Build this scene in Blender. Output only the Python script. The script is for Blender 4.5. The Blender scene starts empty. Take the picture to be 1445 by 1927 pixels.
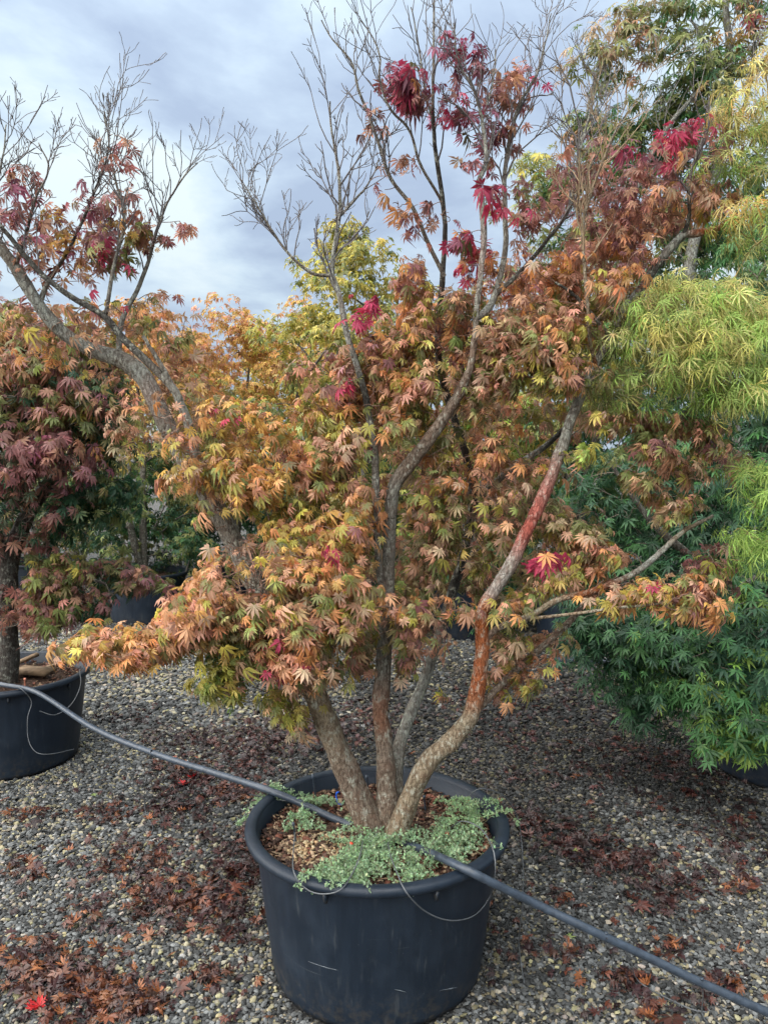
import bpy, math, random
import numpy as np
from mathutils import Vector, Matrix

# ------------------------------------------------------------------ camera, sky, sun, exposure
SC = bpy.context.scene
COL = SC.collection
PITCH = math.radians(4.5)
CAM_H = 1.86
F = 1447.0                      # focal length in photograph pixels (1445 x 1927)
cam_d = bpy.data.cameras.new('camera')
cam_d.sensor_fit = 'VERTICAL'
cam_d.sensor_height = 36.0
cam_d.lens = 36.0 * F / 1927.0
cam_d.clip_start = 0.05
cam_d.clip_end = 2000.0
cam = bpy.data.objects.new('camera', cam_d)
COL.objects.link(cam)
cam.location = (0, 0, CAM_H)
cam.rotation_euler = (math.pi / 2 - PITCH, 0, 0)
SC.camera = cam

SUN_EL, SUN_AZ = math.radians(52), math.radians(245)   # azimuth clockwise from +Y
world = bpy.data.worlds.new('World')
SC.world = world
world.use_nodes = True
nt = world.node_tree
nt.nodes.clear()


def N(tree, typ, **kw):
    n = tree.nodes.new(typ)
    for k, v in kw.items():
        setattr(n, k, v)
    return n


def math_node(tree, op, a, b=None, clamp=False):
    n = N(tree, 'ShaderNodeMath', operation=op)
    n.use_clamp = clamp
    for i, v in enumerate((a, b)):
        if v is None:
            continue
        if isinstance(v, (int, float)):
            n.inputs[i].default_value = v
        else:
            tree.links.new(v, n.inputs[i])
    return n.outputs[0]


out = N(nt, 'ShaderNodeOutputWorld')
bg = N(nt, 'ShaderNodeBackground')
bg.inputs['Strength'].default_value = 1.0
tc = N(nt, 'ShaderNodeTexCoord')
sep = N(nt, 'ShaderNodeSeparateXYZ')
nt.links.new(tc.outputs['Generated'], sep.inputs[0])
zz = math_node(nt, 'ADD', math_node(nt, 'MAXIMUM', sep.outputs[2], 0.0), 0.22)
cx = math_node(nt, 'DIVIDE', sep.outputs[0], zz)
cy = math_node(nt, 'DIVIDE', sep.outputs[1], zz)
comb = N(nt, 'ShaderNodeCombineXYZ')
nt.links.new(cx, comb.inputs[0])
nt.links.new(cy, comb.inputs[1])
comb.inputs[2].default_value = 0.3
n1 = N(nt, 'ShaderNodeTexNoise')
n1.inputs['Scale'].default_value = 1.5
n1.inputs['Detail'].default_value = 9.0
n1.inputs['Roughness'].default_value = 0.56
n1.inputs['Distortion'].default_value = 0.25
nt.links.new(comb.outputs[0], n1.inputs['Vector'])
ramp = N(nt, 'ShaderNodeValToRGB')
cr = ramp.color_ramp
cr.elements[0].position = 0.40
cr.elements[0].color = (0.0678, 0.0837, 0.1097, 1)
cr.elements[1].position = 0.64
cr.elements[1].color = (0.1299, 0.1487, 0.1559, 1)
e = cr.elements.new(0.48)
e.color = (0.0837, 0.1025, 0.1270, 1)
e = cr.elements.new(0.55)
e.color = (0.1039, 0.1256, 0.1443, 1)
nt.links.new(n1.outputs['Fac'], ramp.inputs['Fac'])
sky = N(nt, 'ShaderNodeTexSky', sky_type='NISHITA')
sky.sun_disc = False
sky.sun_elevation = SUN_EL
sky.sun_rotation = SUN_AZ
skys = N(nt, 'ShaderNodeMix', data_type='RGBA', blend_type='MULTIPLY')
skys.inputs['Factor'].default_value = 1.0
nt.links.new(sky.outputs[0], skys.inputs['A'])
skys.inputs['B'].default_value = (0.02, 0.02, 0.02, 1)
mx = N(nt, 'ShaderNodeMix', data_type='RGBA')
mx.inputs['Factor'].default_value = 0.9          # nearly closed cloud cover over the clear sky
nt.links.new(skys.outputs['Result'], mx.inputs['A'])
nt.links.new(ramp.outputs['Color'], mx.inputs['B'])
nt.links.new(mx.outputs['Result'], bg.inputs['Color'])
# overcast luminance: the cloud sheet grows brighter from the horizon to the zenith (standard overcast sky)
nt.links.new(math_node(nt, 'ADD', math_node(nt, 'MULTIPLY', math_node(nt, 'MAXIMUM', sep.outputs[2], 0.0), 0.75), 0.85), bg.inputs['Strength'])
nt.links.new(bg.outputs[0], out.inputs[0])

sun_d = bpy.data.lights.new('sun', 'SUN')
sun_d.energy = 1.5
sun_d.angle = math.radians(110)       # light diffused through the whole cloud sheet
sun_d.color = (1.0, 0.95, 0.87)
sun = bpy.data.objects.new('sun', sun_d)
COL.objects.link(sun)
sdir = Vector((math.sin(SUN_AZ) * math.cos(SUN_EL), math.cos(SUN_AZ) * math.cos(SUN_EL), math.sin(SUN_EL)))
sun.rotation_euler = sdir.to_track_quat('Z', 'Y').to_euler()
sun.location = (0, 0, 20)

SC.view_settings.view_transform = 'Standard'
SC.view_settings.look = 'None'
SC.view_settings.gamma = 1.0
SC.view_settings.exposure = 2.75
SC.view_settings.use_curve_mapping = False
SC.cycles.max_bounces = 6
SC.cycles.diffuse_bounces = 4
SC.cycles.glossy_bounces = 2
SC.cycles.transmission_bounces = 3
SC.cycles.use_denoising = True
SC.cycles.adaptive_threshold = 0.03
SC.cycles.caustics_reflective = False
SC.cycles.caustics_refractive = False

# ------------------------------------------------------------------ helpers
RNG = np.random.default_rng(11)
cp, sp = math.cos(PITCH), math.sin(PITCH)


def at(px, py, Y):
    """world point on the plane y = Y seen at photograph pixel px, py"""
    a = (px - 722.5) / F
    b = (963.5 - py) / F
    d = np.array([a, cp + b * sp, -sp + b * cp])
    return np.array([0, 0, CAM_H]) + d * (Y / d[1])


def atz(px, py, z):
    """world point on the level z seen at photograph pixel px, py"""
    a = (px - 722.5) / F
    b = (963.5 - py) / F
    d = np.array([a, cp + b * sp, -sp + b * cp])
    return np.array([0, 0, CAM_H]) + d * ((z - CAM_H) / d[2])


def project(P):
    P = np.asarray(P, float)
    dz = P[:, 2] - CAM_H
    dep = P[:, 1] * cp - dz * sp
    up = P[:, 1] * sp + dz * cp
    return 722.5 + F * P[:, 0] / dep, 963.5 - F * up / dep, dep


def nrm(a):
    return a / np.maximum(np.linalg.norm(a, axis=-1, keepdims=True), 1e-9)


def mesh_np(name, V, Fc, mat, col=None, smooth=True):
    """mesh from numpy arrays; Fc is (n,3) or (n,4)"""
    V = np.ascontiguousarray(V, dtype=np.float32)
    Fc = np.ascontiguousarray(Fc, dtype=np.int32)
    k = Fc.shape[1]
    me = bpy.data.meshes.new(name)
    me.vertices.add(len(V))
    me.vertices.foreach_set('co', V.ravel())
    me.loops.add(Fc.size)
    me.loops.foreach_set('vertex_index', Fc.ravel())
    me.polygons.add(len(Fc))
    me.polygons.foreach_set('loop_start', np.arange(0, Fc.size, k, dtype=np.int32))
    me.polygons.foreach_set('loop_total', np.full(len(Fc), k, dtype=np.int32))
    if smooth:
        me.polygons.foreach_set('use_smooth', np.ones(len(Fc), dtype=bool))
    if col is not None:
        a = me.color_attributes.new('col', 'FLOAT_COLOR', 'POINT')
        c = np.ones((len(V), 4), dtype=np.float32)
        c[:, :3] = col
        a.data.foreach_set('color', c.ravel())
    me.update(calc_edges=True)
    me.validate()
    if mat:
        me.materials.append(mat)
    return me


def link(name, me, parent=None, loc=None):
    o = bpy.data.objects.new(name, me)
    COL.objects.link(o)
    if parent is not None:
        o.parent = parent
    if loc is not None:
        o.location = loc
    return o


def tag(o, label=None, cat=None, group=None, kind=None):
    if label:
        o['label'] = label
    if cat:
        o['category'] = cat
    if group:
        o['group'] = group
    if kind:
        o['kind'] = kind
    return o


def empty(name, loc, label, cat, group=None):
    o = bpy.data.objects.new(name, None)
    o.empty_display_size = 0.1
    COL.objects.link(o)
    o.location = loc
    return tag(o, label, cat, group)


def smooth_path(P, n):
    """Catmull-Rom through the rows of P (any number of columns), n samples"""
    P = np.asarray(P, float)
    if len(P) < 3:
        t = np.linspace(0, 1, n)[:, None]
        return P[0] * (1 - t) + P[-1] * t
    Q = np.vstack([2 * P[0] - P[1], P, 2 * P[-1] - P[-2]])
    seg = np.concatenate([[0], np.cumsum(np.linalg.norm(np.diff(P[:, :3], axis=0), axis=1))])
    s = np.linspace(0, seg[-1], n)
    res = np.empty((n, P.shape[1]))
    idx = np.clip(np.searchsorted(seg, s, side='right') - 1, 0, len(P) - 2)
    t = ((s - seg[idx]) / np.maximum(seg[idx + 1] - seg[idx], 1e-9))[:, None]
    p0, p1, p2, p3 = Q[idx], Q[idx + 1], Q[idx + 2], Q[idx + 3]
    res = 0.5 * ((2 * p1) + (-p0 + p2) * t + (2 * p0 - 5 * p1 + 4 * p2 - p3) * t ** 2 + (-p0 + 3 * p1 - 3 * p2 + p3) * t ** 3)
    return res


def tube(P, R, sides, rough=0.0, rng=RNG, cap=True):
    """one tapered tube; returns V, F(quads), and the ring index of each vertex"""
    P = np.asarray(P, float)
    n = len(P)
    T = nrm(np.gradient(P, axis=0))
    ref = np.array([0.31, 0.92, 0.24])
    if abs(T[:, :].mean(0) @ ref) > 0.9:
        ref = np.array([0.95, 0.1, 0.3])
    A = nrm(np.cross(T, ref))
    B = np.cross(T, A)
    ang = np.linspace(0, 2 * math.pi, sides, endpoint=False)
    rr = np.asarray(R, float)[:, None] * np.ones((n, sides))
    if rough:
        g = rng.normal(0, 1, (n, sides))
        g = (g + np.roll(g, 1, 1) + np.roll(g, -1, 1)) / 1.7
        g[1:-1] = (g[1:-1] + 0.7 * g[:-2] + 0.7 * g[2:]) / 1.4
        rr = rr * (1 + rough * g)
    V = P[:, None, :] + rr[..., None] * (np.cos(ang)[None, :, None] * A[:, None, :] + np.sin(ang)[None, :, None] * B[:, None, :])
    V = V.reshape(-1, 3)
    i = np.arange(n - 1)[:, None] * sides
    j = np.arange(sides)[None, :]
    j2 = (j + 1) % sides
    Fq = np.stack([i + j, i + j2, i + sides + j2, i + sides + j], -1).reshape(-1, 4)
    ring = np.repeat(np.arange(n), sides)
    return V, Fq, ring


def tubes_mesh(name, items, mat, base=(0, 0, 0)):
    """items: (P, R, sides, colour (3,) or (n,3)) joined into one mesh"""
    Vs, Fs, Cs, off = [], [], [], 0
    for P, R, sides, c in items:
        V, Fq, ring = tube(P, R, sides)
        c = np.asarray(c, float)
        Cs.append(c[ring] if c.ndim == 2 else np.tile(c, (len(V), 1)))
        Vs.append(V)
        Fs.append(Fq + off)
        off += len(V)
    return mesh_np(name, np.vstack(Vs) - np.asarray(base), np.vstack(Fs), mat, np.vstack(Cs))


# ------------------------------------------------------------------ materials
def new_mat(name):
    m = bpy.data.materials.new(name)
    m.use_nodes = True
    t = m.node_tree
    t.nodes.clear()
    o = N(t, 'ShaderNodeOutputMaterial')
    p = N(t, 'ShaderNodeBsdfPrincipled')
    t.links.new(p.outputs[0], o.inputs[0])
    return m, t, p, o


def noise(t, scale, detail=4, rough=0.55, coord='Object', vec=None):
    n = N(t, 'ShaderNodeTexNoise')
    n.inputs['Scale'].default_value = scale
    n.inputs['Detail'].default_value = detail
    n.inputs['Roughness'].default_value = rough
    if vec is None:
        c = N(t, 'ShaderNodeTexCoord')
        vec = c.outputs[coord]
    t.links.new(vec, n.inputs['Vector'])
    return n.outputs['Fac']


def remap(t, v, a, b, c=0.0, d=1.0):
    n = N(t, 'ShaderNodeMapRange')
    t.links.new(v, n.inputs[0])
    for i, x in enumerate((a, b, c, d)):
        n.inputs[i + 1].default_value = x
    return n.outputs[0]


def mixc(t, fac, a, b, blend='MIX'):
    n = N(t, 'ShaderNodeMix', data_type='RGBA', blend_type=blend)
    for key, v in (('Factor', fac), ('A', a), ('B', b)):
        s = n.inputs[key]
        if isinstance(v, (int, float)):
            s.default_value = v
        elif isinstance(v, tuple):
            s.default_value = (*v, 1) if len(v) == 3 else v
        else:
            t.links.new(v, s)
    return n.outputs['Result']


def bump(t, p, h, strength, dist):
    b = N(t, 'ShaderNodeBump')
    b.inputs['Strength'].default_value = strength
    b.inputs['Distance'].default_value = dist
    t.links.new(h, b.inputs['Height'])
    t.links.new(b.outputs[0], p.inputs['Normal'])


def leaf_material(name, trans=0.38, rough=0.5):
    m, t, p, o = new_mat(name)
    a = N(t, 'ShaderNodeAttribute', attribute_name='col')
    nz = noise(t, 70.0, 3)
    v = remap(t, nz, 0.3, 0.7, 0.78, 1.2)
    hsv = N(t, 'ShaderNodeHueSaturation')
    t.links.new(a.outputs['Color'], hsv.inputs['Color'])
    t.links.new(v, hsv.inputs['Value'])
    t.links.new(hsv.outputs[0], p.inputs['Base Color'])
    p.inputs['Roughness'].default_value = rough
    p.inputs['Specular IOR Level'].default_value = 0.35
    tr = N(t, 'ShaderNodeBsdfTranslucent')
    t.links.new(hsv.outputs[0], tr.inputs['Color'])
    mxs = N(t, 'ShaderNodeMixShader')
    mxs.inputs[0].default_value = trans
    t.links.new(p.outputs[0], mxs.inputs[1])
    t.links.new(tr.outputs[0], mxs.inputs[2])
    t.links.new(mxs.outputs[0], o.inputs[0])
    return m


def bark_material(name):
    m, t, p, o = new_mat(name)
    a = N(t, 'ShaderNodeAttribute', attribute_name='col')
    tcd = N(t, 'ShaderNodeTexCoord')
    mp = N(t, 'ShaderNodeMapping')
    mp.inputs['Scale'].default_value = (1, 1, 0.45)
    t.links.new(tcd.outputs['Object'], mp.inputs['Vector'])
    fine = noise(t, 95.0, 6, 0.72, vec=mp.outputs[0])
    broad = noise(t, 22.0, 4)
    lich = noise(t, 34.0, 5, 0.6)
    c = mixc(t, remap(t, fine, 0.40, 0.58), mixc(t, 1.0, a.outputs['Color'], (0.40, 0.36, 0.34), 'MULTIPLY'), a.outputs['Color'])
    c = mixc(t, remap(t, broad, 0.45, 0.7, 0, 0.55), c, mixc(t, 1.0, a.outputs['Color'], (0.62, 0.45, 0.40), 'MULTIPLY'))
    c = mixc(t, math_node(t, 'MULTIPLY', remap(t, lich, 0.50, 0.64, 0, 0.8), remap(t, fine, 0.44, 0.56)), c, (0.36, 0.37, 0.31))
    # thin pale horizontal lenticels and cracks
    vo = N(t, 'ShaderNodeTexVoronoi', feature='DISTANCE_TO_EDGE')
    vo.inputs['Scale'].default_value = 85.0
    t.links.new(mp.outputs[0], vo.inputs['Vector'])
    c = mixc(t, remap(t, vo.outputs['Distance'], 0.0, 0.07, 0.5, 0.0), c, mixc(t, 1.0, a.outputs['Color'], (0.25, 0.22, 0.2), 'MULTIPLY'))
    t.links.new(c, p.inputs['Base Color'])
    p.inputs['Roughness'].default_value = 0.8
    p.inputs['Specular IOR Level'].default_value = 0.2
    h = math_node(t, 'ADD', fine, remap(t, vo.outputs['Distance'], 0, 0.12, 0, 0.6))
    bump(t, p, h, 0.75, 0.006)
    return m


def plain_material(name, col, rough=0.6, scale=60, lo=0.7, hi=1.25, spec=0.4, b=0.0, bd=0.002):
    m, t, p, o = new_mat(name)
    nz = noise(t, scale, 5)
    c = mixc(t, 1.0, (col[0], col[1], col[2]), remap(t, nz, 0.3, 0.7, lo, hi), 'MULTIPLY')
    t.links.new(c, p.inputs['Base Color'])
    p.inputs['Roughness'].default_value = rough
    p.inputs['Specular IOR Level'].default_value = spec
    if b:
        bump(t, p, nz, b, bd)
    return m


def attr_material(name, rough=0.8, spec=0.3, instancer=None, bscale=0, attr='col'):
    m, t, p, o = new_mat(name)
    a = N(t, 'ShaderNodeAttribute', attribute_name=attr)
    if instancer:
        a.attribute_type = 'INSTANCER'
    c = a.outputs['Color']
    if bscale:
        nz = noise(t, bscale, 4)
        c = mixc(t, 1.0, c, remap(t, nz, 0.3, 0.7, 0.7, 1.3), 'MULTIPLY')
    t.links.new(c, p.inputs['Base Color'])
    p.inputs['Roughness'].default_value = rough
    p.inputs['Specular IOR Level'].default_value = spec
    return m


def pot_material():
    m, t, p, o = new_mat('black_plastic')
    tcd = N(t, 'ShaderNodeTexCoord')
    mp = N(t, 'ShaderNodeMapping')
    mp.inputs['Scale'].default_value = (1, 1, 0.12)
    t.links.new(tcd.outputs['Object'], mp.inputs['Vector'])
    streak = noise(t, 28.0, 6, 0.6, vec=mp.outputs[0])
    dust = noise(t, 7.0, 6, 0.62)
    spk = noise(t, 160.0, 2, 0.5)
    c = mixc(t, remap(t, streak, 0.35, 0.7), (0.0060, 0.0115, 0.0205), (0.0100, 0.0175, 0.0300))
    c = mixc(t, remap(t, dust, 0.48, 0.75, 0, 0.55), c, (0.019, 0.030, 0.046))
    c = mixc(t, remap(t, spk, 0.72, 0.80, 0, 0.6), c, (0.09, 0.095, 0.10))
    # fine scuffs: long thin arcs round the wall
    mp2 = N(t, 'ShaderNodeMapping')
    mp2.inputs['Scale'].default_value = (2.2, 2.2, 46.0)
    mp2.inputs['Rotation'].default_value = (0.18, 0.1, 0)
    t.links.new(tcd.outputs['Object'], mp2.inputs['Vector'])
    sc = noise(t, 1.6, 3, 0.5, vec=mp2.outputs[0])
    msk = noise(t, 4.0, 2)
    scf = math_node(t, 'MULTIPLY', remap(t, sc, 0.70, 0.76, 0, 0.5), remap(t, msk, 0.5, 0.62))
    c = mixc(t, scf, c, (0.06, 0.07, 0.08))
    sx = N(t, 'ShaderNodeSeparateXYZ')
    t.links.new(tcd.outputs['Object'], sx.inputs[0])
    spl = noise(t, 38.0, 5, 0.7)
    mud = math_node(t, 'MULTIPLY', remap(t, sx.outputs[2], 0.0, 0.16, 1.0, 0.0), remap(t, spl, 0.48, 0.62, 0, 0.85))
    c = mixc(t, mud, c, (0.045, 0.040, 0.034))
    mp3 = N(t, 'ShaderNodeMapping')
    mp3.inputs['Scale'].default_value = (1, 1, 0.05)
    t.links.new(tcd.outputs['Object'], mp3.inputs['Vector'])
    lime = noise(t, 60.0, 3, 0.5, vec=mp3.outputs[0])
    c = mixc(t, math_node(t, 'MULTIPLY', remap(t, lime, 0.60, 0.72, 0, 0.5), remap(t, dust, 0.4, 0.6)), c, (0.05, 0.056, 0.062))
    t.links.new(c, p.inputs['Base Color'])
    t.links.new(remap(t, dust, 0.3, 0.7, 0.40, 0.62), p.inputs['Roughness'])
    p.inputs['Specular IOR Level'].default_value = 0.36
    bump(t, p, streak, 0.12, 0.004)
    return m


M_LEAF = leaf_material('maple_leaf')
M_LEAF_WET = leaf_material('fallen_leaf', 0.05, 0.38)
M_BARK = bark_material('bark')
M_TWIG = attr_material('twig_bark', 0.75, 0.25)
M_POT = pot_material()
M_PIPE = plain_material('black_pipe', (0.030, 0.041, 0.058), 0.40, 40, 0.7, 1.5, 0.5)
M_TUBE = plain_material('drip_tubing', (0.085, 0.092, 0.10), 0.4, 30, 0.8, 1.2, 0.5)
M_SOIL = plain_material('bark_soil', (0.055, 0.032, 0.022), 0.9, 90, 0.4, 1.7, 0.2, 0.8, 0.012)
M_CHIP = attr_material('bark_chips', 0.85, 0.2, bscale=50)
M_STONE = attr_material('gravel_stone', 0.8, 0.2, instancer=True, attr='scol')
M_RED = plain_material('red_stake', (0.55, 0.06, 0.03), 0.5)
M_PINK = plain_material('coral_stake', (0.75, 0.30, 0.20), 0.5)
M_BLUE = plain_material('blue_tie', (0.02, 0.12, 0.60), 0.4)
M_WOOD = plain_material('weathered_board', (0.17, 0.115, 0.07), 0.8, 30, 0.5, 1.4, 0.2, 0.4, 0.003)


def ground_material():
    m, t, p, o = new_mat('gravel_ground')
    c0 = N(t, 'ShaderNodeTexCoord')
    vo = N(t, 'ShaderNodeTexVoronoi')
    vo.inputs['Scale'].default_value = 62.0
    t.links.new(c0.outputs['Object'], vo.inputs['Vector'])
    bw = N(t, 'ShaderNodeSeparateColor')
    t.links.new(vo.outputs['Color'], bw.inputs[0])
    c = mixc(t, bw.outputs[0], (0.025, 0.026, 0.027), (0.15, 0.15, 0.14))
    c = mixc(t, remap(t, bw.outputs[1], 0.82, 0.9), c, (0.25, 0.21, 0.13))
    c = mixc(t, remap(t, vo.outputs['Distance'], 0.35, 0.62), c, (0.012, 0.012, 0.012))
    big = noise(t, 0.8, 4)
    c = mixc(t, remap(t, big, 0.52, 0.68, 0, 0.5), c, (0.045, 0.035, 0.03))
    t.links.new(c, p.inputs['Base Color'])
    p.inputs['Roughness'].default_value = 0.8
    bump(t, p, remap(t, vo.outputs['Distance'], 0, 0.6, 1, 0), 0.8, 0.012)
    return m


M_GROUND = ground_material()

# ------------------------------------------------------------------ ground and gravel
G = 400.0
ground = link('ground', mesh_np('ground', [(-G, -G, 0), (G, -G, 0), (G, G, 0), (-G, G, 0)], [(0, 1, 2, 3)], M_GROUND))
tag(ground, kind='structure')

PR = 0.47                # pot rim radius
PRB = 0.375              # pot base radius
PH = 0.54                # pot height
MAIN = np.array([-0.025, 2.69, 0.0])
LEFTP = np.array([-2.26, 4.56, 0.0])
RIGHTP = np.array([2.33, 4.40, 0.0])


def gravel():
    rng = np.random.default_rng(5)
    pts = []
    for y0, y1, st in ((1.4, 3.3, 0.0118), (3.3, 5.0, 0.0140), (5.0, 10.5, 0.021)):
        half = 0.56 * y1 + 0.7
        xs = np.arange(-half, half, st)
        ys = np.arange(y0, y1, st)
        X, Y = np.meshgrid(xs, ys)
        X = (X + rng.uniform(-0.5, 0.5, X.shape) * st).ravel()
        Y = (Y + rng.uniform(-0.5, 0.5, Y.shape) * st).ravel()
        k = np.abs(X) < 0.56 * Y + 0.6
        for c in (MAIN, LEFTP, RIGHTP):
            k &= (X - c[0]) ** 2 + (Y - c[1]) ** 2 > (PRB + 0.004) ** 2
        X, Y = X[k], Y[k]
        s = st * 0.56 * np.exp(np.clip(rng.normal(0, 0.33, len(X)), -0.8, 0.45))
        pts.append(np.stack([X, Y, s], 1))
    A = np.vstack(pts)
    n = len(A)
    s = A[:, 2]
    scl = np.stack([s * rng.uniform(0.85, 1.5, n), s * rng.uniform(0.7, 1.1, n), s * rng.uniform(0.4, 0.75, n)], 1)
    rot = np.stack([rng.normal(0, 0.35, n), rng.normal(0, 0.35, n), rng.uniform(0, 6.28, n)], 1)
    g = 0.020 + 0.22 * rng.beta(1.3, 3.4, n)
    colr = np.stack([g * 0.96, g * 1.0, g * 1.0], 1)
    # warm quartz and buff stones, commoner in some patches
    patch = 0.5 + 0.5 * np.sin(A[:, 0] * 2.3 + 1.1 * np.sin(A[:, 1] * 1.9)) * np.cos(A[:, 1] * 2.9 + 0.7)
    u = rng.random(n)
    warm = u < 0.12 + 0.26 * patch
    w = rng.uniform(0.10, 0.34, warm.sum())
    colr[warm] = np.stack([w, w * rng.uniform(0.84, 0.95, warm.sum()), w * rng.uniform(0.50, 0.78, warm.sum())], 1)
    white = u > 0.992
    colr[white] = rng.uniform(0.22, 0.33, (white.sum(), 1)) * np.array([1, 0.99, 0.95])
    # canopy shade painted into the stone colours, along with rain-wet silt; ragged outline
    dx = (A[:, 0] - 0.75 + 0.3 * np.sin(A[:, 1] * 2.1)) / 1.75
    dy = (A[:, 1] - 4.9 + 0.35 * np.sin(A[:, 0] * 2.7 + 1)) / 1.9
    wet = np.clip(1.5 - (dx * dx + dy * dy) - 0.25 * np.sin(A[:, 0] * 7 + A[:, 1] * 3) + rng.normal(0, 0.25, n), 0, 1)  # mask for damp stones and painted canopy shade together
    colr *= (1 - 0.72 * wet)[:, None]  # darkens for damp stones and painted canopy shade together
    me = bpy.data.meshes.new('gravel')
    me.vertices.add(n)
    P = np.stack([A[:, 0], A[:, 1], s * rng.uniform(0.2, 0.9, n)], 1).astype(np.float32)
    me.vertices.foreach_set('co', P.ravel())
    for nm, arr in (('rot', rot), ('scl', scl)):
        at_ = me.attributes.new(nm, 'FLOAT_VECTOR', 'POINT')
        at_.data.foreach_set('vector', arr.astype(np.float32).ravel())
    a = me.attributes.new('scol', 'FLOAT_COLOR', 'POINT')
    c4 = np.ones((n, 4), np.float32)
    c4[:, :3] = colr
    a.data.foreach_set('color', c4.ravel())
    a = me.attributes.new('pick', 'INT', 'POINT')
    a.data.foreach_set('value', rng.integers(0, 5, n).astype(np.int32))
    o = link('gravel', me)
    tag(o, 'loose grey and buff gravel stones covering the nursery yard', 'gravel', kind='stuff')
    ng = bpy.data.node_groups.new('gravel_scatter', 'GeometryNodeTree')
    ng.interface.new_socket('Geometry', in_out='INPUT', socket_type='NodeSocketGeometry')
    ng.interface.new_socket('Geometry', in_out='OUTPUT', socket_type='NodeSocketGeometry')
    gi, go = N(ng, 'NodeGroupInput'), N(ng, 'NodeGroupOutput')
    g2i = N(ng, 'GeometryNodeGeometryToInstance')
    for v in range(5):
        ico = N(ng, 'GeometryNodeMeshIcoSphere')
        ico.inputs['Radius'].default_value = 1.0
        ico.inputs['Subdivisions'].default_value = 2
        pos = N(ng, 'GeometryNodeInputPosition')
        addv = N(ng, 'ShaderNodeVectorMath', operation='ADD')
        addv.inputs[1].default_value = (v * 13.7, v * 5.1, v * 9.9)
        ng.links.new(pos.outputs[0], addv.inputs[0])
        nz = N(ng, 'ShaderNodeTexNoise')
        nz.inputs['Scale'].default_value = 0.8
        nz.inputs['Detail'].default_value = 2
        ng.links.new(addv.outputs[0], nz.inputs['Vector'])
        sub = N(ng, 'ShaderNodeVectorMath', operation='SUBTRACT')
        sub.inputs[1].default_value = (0.5, 0.5, 0.5)
        ng.links.new(nz.outputs['Color'], sub.inputs[0])
        scv = N(ng, 'ShaderNodeVectorMath', operation='SCALE')
        scv.inputs['Scale'].default_value = 1.5
        ng.links.new(sub.outputs[0], scv.inputs[0])
        stp = N(ng, 'GeometryNodeSetPosition')
        ng.links.new(ico.outputs[0], stp.inputs['Geometry'])
        ng.links.new(scv.outputs[0], stp.inputs['Offset'])
        sm = N(ng, 'GeometryNodeSetMaterial')
        sm.inputs['Material'].default_value = M_STONE
        ng.links.new(stp.outputs[0], sm.inputs['Geometry'])
        ng.links.new(sm.outputs[0], g2i.inputs[0])
    iop = N(ng, 'GeometryNodeInstanceOnPoints')
    ng.links.new(gi.outputs[0], iop.inputs['Points'])
    ng.links.new(g2i.outputs[0], iop.inputs['Instance'])
    iop.inputs['Pick Instance'].default_value = True

    def named(nm, typ):
        q = N(ng, 'GeometryNodeInputNamedAttribute', data_type=typ)
        q.inputs['Name'].default_value = nm
        return q.outputs['Attribute']
    ng.links.new(named('pick', 'INT'), iop.inputs['Instance Index'])
    e2r = N(ng, 'FunctionNodeEulerToRotation')
    ng.links.new(named('rot', 'FLOAT_VECTOR'), e2r.inputs[0])
    ng.links.new(e2r.outputs[0], iop.inputs['Rotation'])
    ng.links.new(named('scl', 'FLOAT_VECTOR'), iop.inputs['Scale'])
    ng.links.new(iop.outputs[0], go.inputs[0])
    md = o.modifiers.new('scatter', 'NODES')
    md.node_group = ng
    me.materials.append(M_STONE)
    return n


gravel()

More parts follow.
